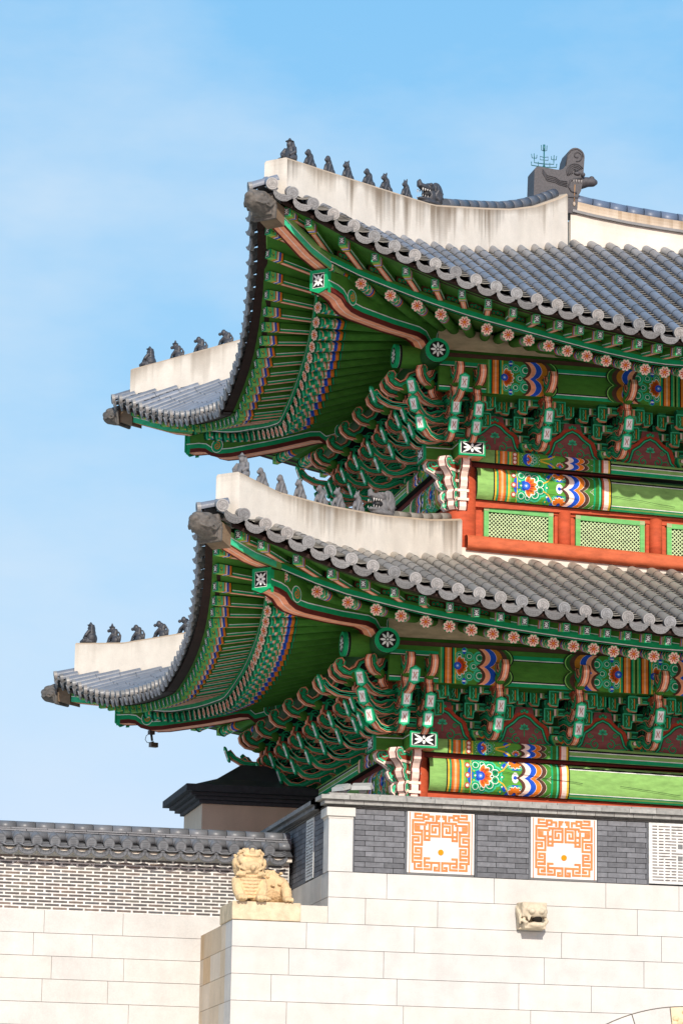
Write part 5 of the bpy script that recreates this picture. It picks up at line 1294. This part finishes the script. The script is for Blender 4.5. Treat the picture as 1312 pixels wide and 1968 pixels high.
dragon(1.82, interp(HU, 1.82), UPP, 'dark open mouthed dragon head ornament on the upper front hip ridge', BU)
dragon(.90, interp(HL, .9), LOW, 'pale grey open mouthed dragon head ornament on the lower front hip ridge', (.12, .118, .12))

# ridge end ornament
co = (.065, .06, .064)
mb = M(); out = [(4.93, 19.2), (5.10, 19.2), (5.12, 19.5), (5.17, 19.60), (5.19, 19.70), (5.20, 19.80), (5.215, 19.95), (5.225, 20.10)]
out += [(5.082+.15*math.cos(R(a)), 20.205+.15*math.sin(R(a))) for a in range(0, 160, 16)]
out += [(4.925, 20.20), (4.905, 20.08)]+[(4.78+.12*math.cos(R(a)), 20.07-.12+.0+.12*(1-math.sin(R(a)))-.0) for a in ()]+[(4.89, 20.01), (4.86, 19.965), (4.81, 19.94), (4.74, 19.94), (4.44, 19.97), (4.39, 19.955), (4.36, 19.91), (4.34, 19.2)]
mb.prism([(x, MID-.20, z) for x, z in out[::-1]], (0, .42, 0), co)
mb.tube([(5.10, MID-.08, 19.78), (5.22, MID-.09, 19.78), (5.32, MID-.10, 19.80), (5.42, MID-.11, 19.80), (5.48, MID-.11, 19.805)], [.12, .105, .085, .075, .03], 12, co); mb.ell((5.38, MID-.11, 19.86), (.05, .06, .045), co)
cw = tag(mb.build('ridge_end_ornament', MK), 'tall dark clay ridge end ornament with a scrolled top and a snout', 'ridge ornament')
bv = cw.modifiers.new('b', 'BEVEL'); bv.width = .02; bv.segments = 2
mb = M(); Y0 = MID-.205
def relief(pts, r=.013, c=co): mb.tube([(x, Y0, z) for x, z in pts], r, 6, shade(c, .8))
relief([(5.10+.10*(1-.05*k)*math.cos(R(-100+26*k)), 20.21+.10*(1-.05*k)*math.sin(R(-100+26*k))) for k in range(17)], .011); relief([(4.90, 20.02), (4.935, 20.22), (5.0, 20.305), (5.10, 20.335), (5.19, 20.28), (5.205, 20.2)], .008)
for r_ in (.06, .09, .12, .15): relief([(5.07+r_*math.cos(R(30+18*k)), 19.92+r_*math.sin(R(30+18*k))) for k in range(11)], .010)
mb.ell((5.10, Y0, 19.90), (.06, .035, .035), co); mb.ell((5.08, Y0, 19.95), (.03, .035, .025), shade(co, .7)); mb.ell((5.20, Y0-.02, 19.88), (.035, .04, .04), co)
relief([(5.19, 19.82), (5.05, 19.80), (4.98, 19.76), (4.95, 19.66), (5.0, 19.58), (5.09, 19.55)], .016)
for k in range(4): mb.prism([(5.02+.045*k, Y0-.012, 19.79), (5.055+.045*k, Y0-.012, 19.79), (5.037+.045*k, Y0-.012, 19.73)], (0, .02, 0), (.22, .2, .19))
for k in range(4): relief([(4.93, 19.74-.03*k), (4.80, 19.72-.025*k+.03), (4.72, 19.80-.03*k), (4.58, 19.82-.03*k), (4.50, 19.92-.02*k)], .009)
mb.box(4.93, 5.12, Y0-.012, Y0+.01, 19.47, 19.5, shade(co, .7)); mb.tube([(5.06, Y0-.005, 19.70), (5.05, Y0-.005, 19.40)], .008, 6, (.40, .22, .10)); mb.ell((5.05, Y0-.004, 19.36), (.025, .01, .04), (.42, .33, .25))
mb.build('relief_carving', MK, cw)
# lightning rod
mb = M(); tcol = (.02, .13, .14)
def bar(pts, r=.009): mb.tube([(4.575+x, MID-.02, 19.95+z) for x, z in pts], r, 6, tcol)
bar([(0, 0), (0, .36)], .012); bar([(0, .36), (0, .47)], .02)
for s_ in (-1, 1):
    bar([(0, .07), (s_*.22, .09), (s_*.22, .15)]); bar([(0, .13), (s_*.17, .14), (s_*.17, .22)]); bar([(s_*.17, .22), (s_*.175, .30)], .007); bar([(s_*.13, .22), (s_*.21, .22)], .006); bar([(s_*.13, .22), (s_*.125, .28)], .006); bar([(s_*.21, .22), (s_*.22, .29)], .006)
    bar([(0, .20), (s_*.07, .20), (s_*.07, .26), (0, .245)], .007); bar([(0, .36), (s_*.045, .37), (s_*.05, .46)], .007); bar([(s_*.10, .07), (s_*.10, .16)], .006)
    bar([(s_*.05, .03), (0, .12)], .008)
tag(mb.build('lightning_rod', MM), 'teal metal lightning rod with many prongs on the ridge end ornament', 'lightning rod')

# ------------------------------------------------------------------ haetae guardian on its plinth
mb = M(); mb.box(-1.40, -.40, -.015, .95, 6.66, 6.925, TAN)
pl = None
st = M(); c = (.72, .50, .24); Z = 6.925
def B(x, y, z, a, b, d, rot=None): st.ell((x, y, Z+z), (a, b, d), c, rot)
B(-.72, .52, .25, .33, .27, .27); B(-.98, .36, .26, .24, .22, .27); B(-.55, .5, .22, .2, .25, .22)
B(-1.02, .22, .52, .235, .23, .235); B(-1.02, .13, .60, .20, .18, .14); B(-1.02, .01, .50, .155, .13, .085); B(-1.02, -.01, .56, .05, .06, .04); B(-1.02, .05, .42, .16, .13, .05)
B(-1.02, -.11, .475, .042, .05, .045); B(-1.02, .0, .655, .12, .07, .035)
for s_ in (-1, 1):
    B(-1.02+s_*.08, -.005, .675, .05, .05, .04); B(-1.02+s_*.13, .02, .57, .05, .05, .045); B(-1.02+s_*.215, .18, .56, .035, .07, .08)
    st.tube([(-1.02+s_*.15, .02, Z+.44), (-1.02+s_*.2, .05, Z+.40), (-1.02+s_*.08, -.02, Z+.385)], .04, 8, c)
    st.tube([(-1.02+s_*.17, .18, Z+.32), (-1.02+s_*.18, .06, Z+.16), (-1.02+s_*.14, .02, Z+.05)], [.09, .08, .075], 10, c); B(-1.02+s_*.14, -.03, .05, .085, .10, .055)
    for k in range(3): B(-1.02+s_*.14+(k-1)*.05, -.10, .04, .026, .05, .04)
for k in range(7): st.tube([(-1.02+.17*math.sin(a), .15-.17*math.cos(a)+.012*k, Z+.385-.048*k-.03*math.cos(a)) for a in [R(-70+20*j) for j in range(8)]], .022, 7, c)
B(-.47, .30, .17, .085, .13, .17); st.tube([(-.47, .2, Z+.2), (-.47, .12, Z+.1), (-.47, .1, Z+.04)], [.08, .07, .07], 10, c); B(-.47, .05, .045, .075, .10, .05)
for k in range(3): B(-.47+(k-1)*.045, -.03, .035, .024, .05, .035)
B(-.85, .12, .05, .16, .1, .05)
rr = random.Random(3)
for k in range(46):
    a, b = rr.uniform(0, 6.28), rr.uniform(.35, 1.5); x, y, z = -1.02+.235*math.cos(a)*math.cos(b-.2), .24+.235*math.sin(a)*math.cos(b-.2), Z+.54+.23*math.sin(b-.2)
    if y > .16 or abs(x+1.02) > .19: st.ell((x, y, z), (.030, .030, .030), c, None, 8, 6)
for k in range(30):
    a = rr.uniform(0, 3.14); x = rr.uniform(-.9, -.5); st.ell((x, .5-.26*math.cos(a), Z+.25+.25*math.sin(a)), (.034, .034, .020), c, None, 8, 6)
for s_ in (-1, 1): st.tube([(-1.02+s_*.03, -.06, Z+.44), (-1.02+s_*.12, -.05, Z+.455), (-1.02+s_*.19, .04, Z+.50), (-1.02+s_*.2, .1, Z+.54)], .018, 7, c); st.tube([(-1.02+s_*.04, -.015, Z+.72), (-1.02+s_*.12, .02, Z+.73), (-1.02+s_*.19, .09, Z+.68)], .022, 7, c)
st.v = [(x-.11, y, z) for x, y, z in st.v]
sto = st.build('guardian_beast_statue', KS); r = sto.modifiers.new('r', 'REMESH'); r.mode = 'VOXEL'; r.voxel_size = .009; r.use_smooth_shade = True
tx = bpy.data.textures.new('chisel', 'CLOUDS'); tx.noise_scale = .03; dm = sto.modifiers.new('d', 'DISPLACE'); dm.texture = tx; dm.strength = .016; dm.mid_level = .5; dm.texture_coords = 'GLOBAL'
tag(sto, 'tan stone crouching guardian beast statue on a plinth at the wall corner', 'statue')
p_ = mb.build('plinth', MC, sto); bv = p_.modifiers.new('b', 'BEVEL'); bv.width = .015; bv.segments = 2

# ------------------------------------------------------------------ small fittings
def lamp(x, y, z, ang, label, c=(.36, .37, .36), w_=.15, tilt=15):
    mb = M(); mb.prism([(-w_, -.09, .0), (w_, -.09, 0), (w_, -.11, .05), (w_*.93, .02, .085), (-w_*.93, .02, .085), (-w_, -.11, .05)], (0, .001, 0), c)
    a = [(-w_, -.12, 0), (w_, -.12, 0), (w_, .10, 0), (-w_, .10, 0)]; b = [(-w_*.9, -.10, .06), (w_*.9, -.10, .06), (w_*.85, .07, .075), (-w_*.85, .07, .075)]
    mb.face(a[::-1], (.3, .3, .3)); mb.face(b, c)
    for i in range(4): j = (i+1) % 4; mb.face((a[i], a[j], b[j], b[i]), c)
    rt_ = Matrix.Translation((x, y, z)) @ Matrix.Rotation(R(ang), 4, 'Z')
    o = mb.build('floodlight', MM, None, rt_ @ Matrix.Translation((0, 0, .05)) @ Matrix.Rotation(R(tilt), 4, 'X')); tag(o, label, 'floodlight', 'floodlights on the parapet')
    br = M(); br.box(-.05, .05, -.03, .03, -.06, .01, (.35, .36, .36)); br.box(-.015, .015, -.015, .015, -.10, 0, (.3, .3, .3)); x_ = br.build('bracket', MM, o); x_.matrix_parent_inverse = Matrix.Identity(4)
lamp(.56, .35, 8.62, -25, 'larger white floodlight on the parapet coping by the corner'); lamp(.28, .42, 8.60, -55, 'smaller white floodlight turned sideways on the parapet coping', w_=.12)
mb = M(); mb.box(-.13, .13, -.1, .1, .05, .16, (.10, .10, .10)); mb.box(-.15, .15, -.13, .12, .16, .19, (.55, .55, .52)); mb.box(-.11, .12, -.09, .09, 0, .05, (.5, .48, .44))
tag(mb.build('floodlight', MM, None, Matrix.Translation((.30, 1.35, 12.82)) @ Matrix.Rotation(R(-25), 4, 'Z')), 'grey box floodlight behind the figures on the lower hip ridge', 'floodlight')
mb = M(); mb.box(-.05, .05, -.04, .04, -.05, .02, (.06, .05, .05)); mb.tube([(0, 0, -.05), (.02, 0, -.16)], .022, 8, (.05, .05, .05)); mb.tube([(.02, 0, -.17), (.03, 0, -.2)], .03, 8, (.05, .05, .05)); mb.box(-.02, .12, -.045, .045, -.27, -.19, (.11, .075, .05)); mb.tube([(-.03, 0, -.03), (-.10, 0, -.08), (-.12, 0, -.15), (-.08, 0, -.2), (0, 0, -.19)], .006, 5, (.02, .05, .05))
tag(mb.build('security_camera', MM, None, Matrix.Translation((-.86, 10.86, 11.02)) @ Matrix.Rotation(R(20), 4, 'Z')), 'small dark security camera hanging under the far lower hip rafter', 'security camera')
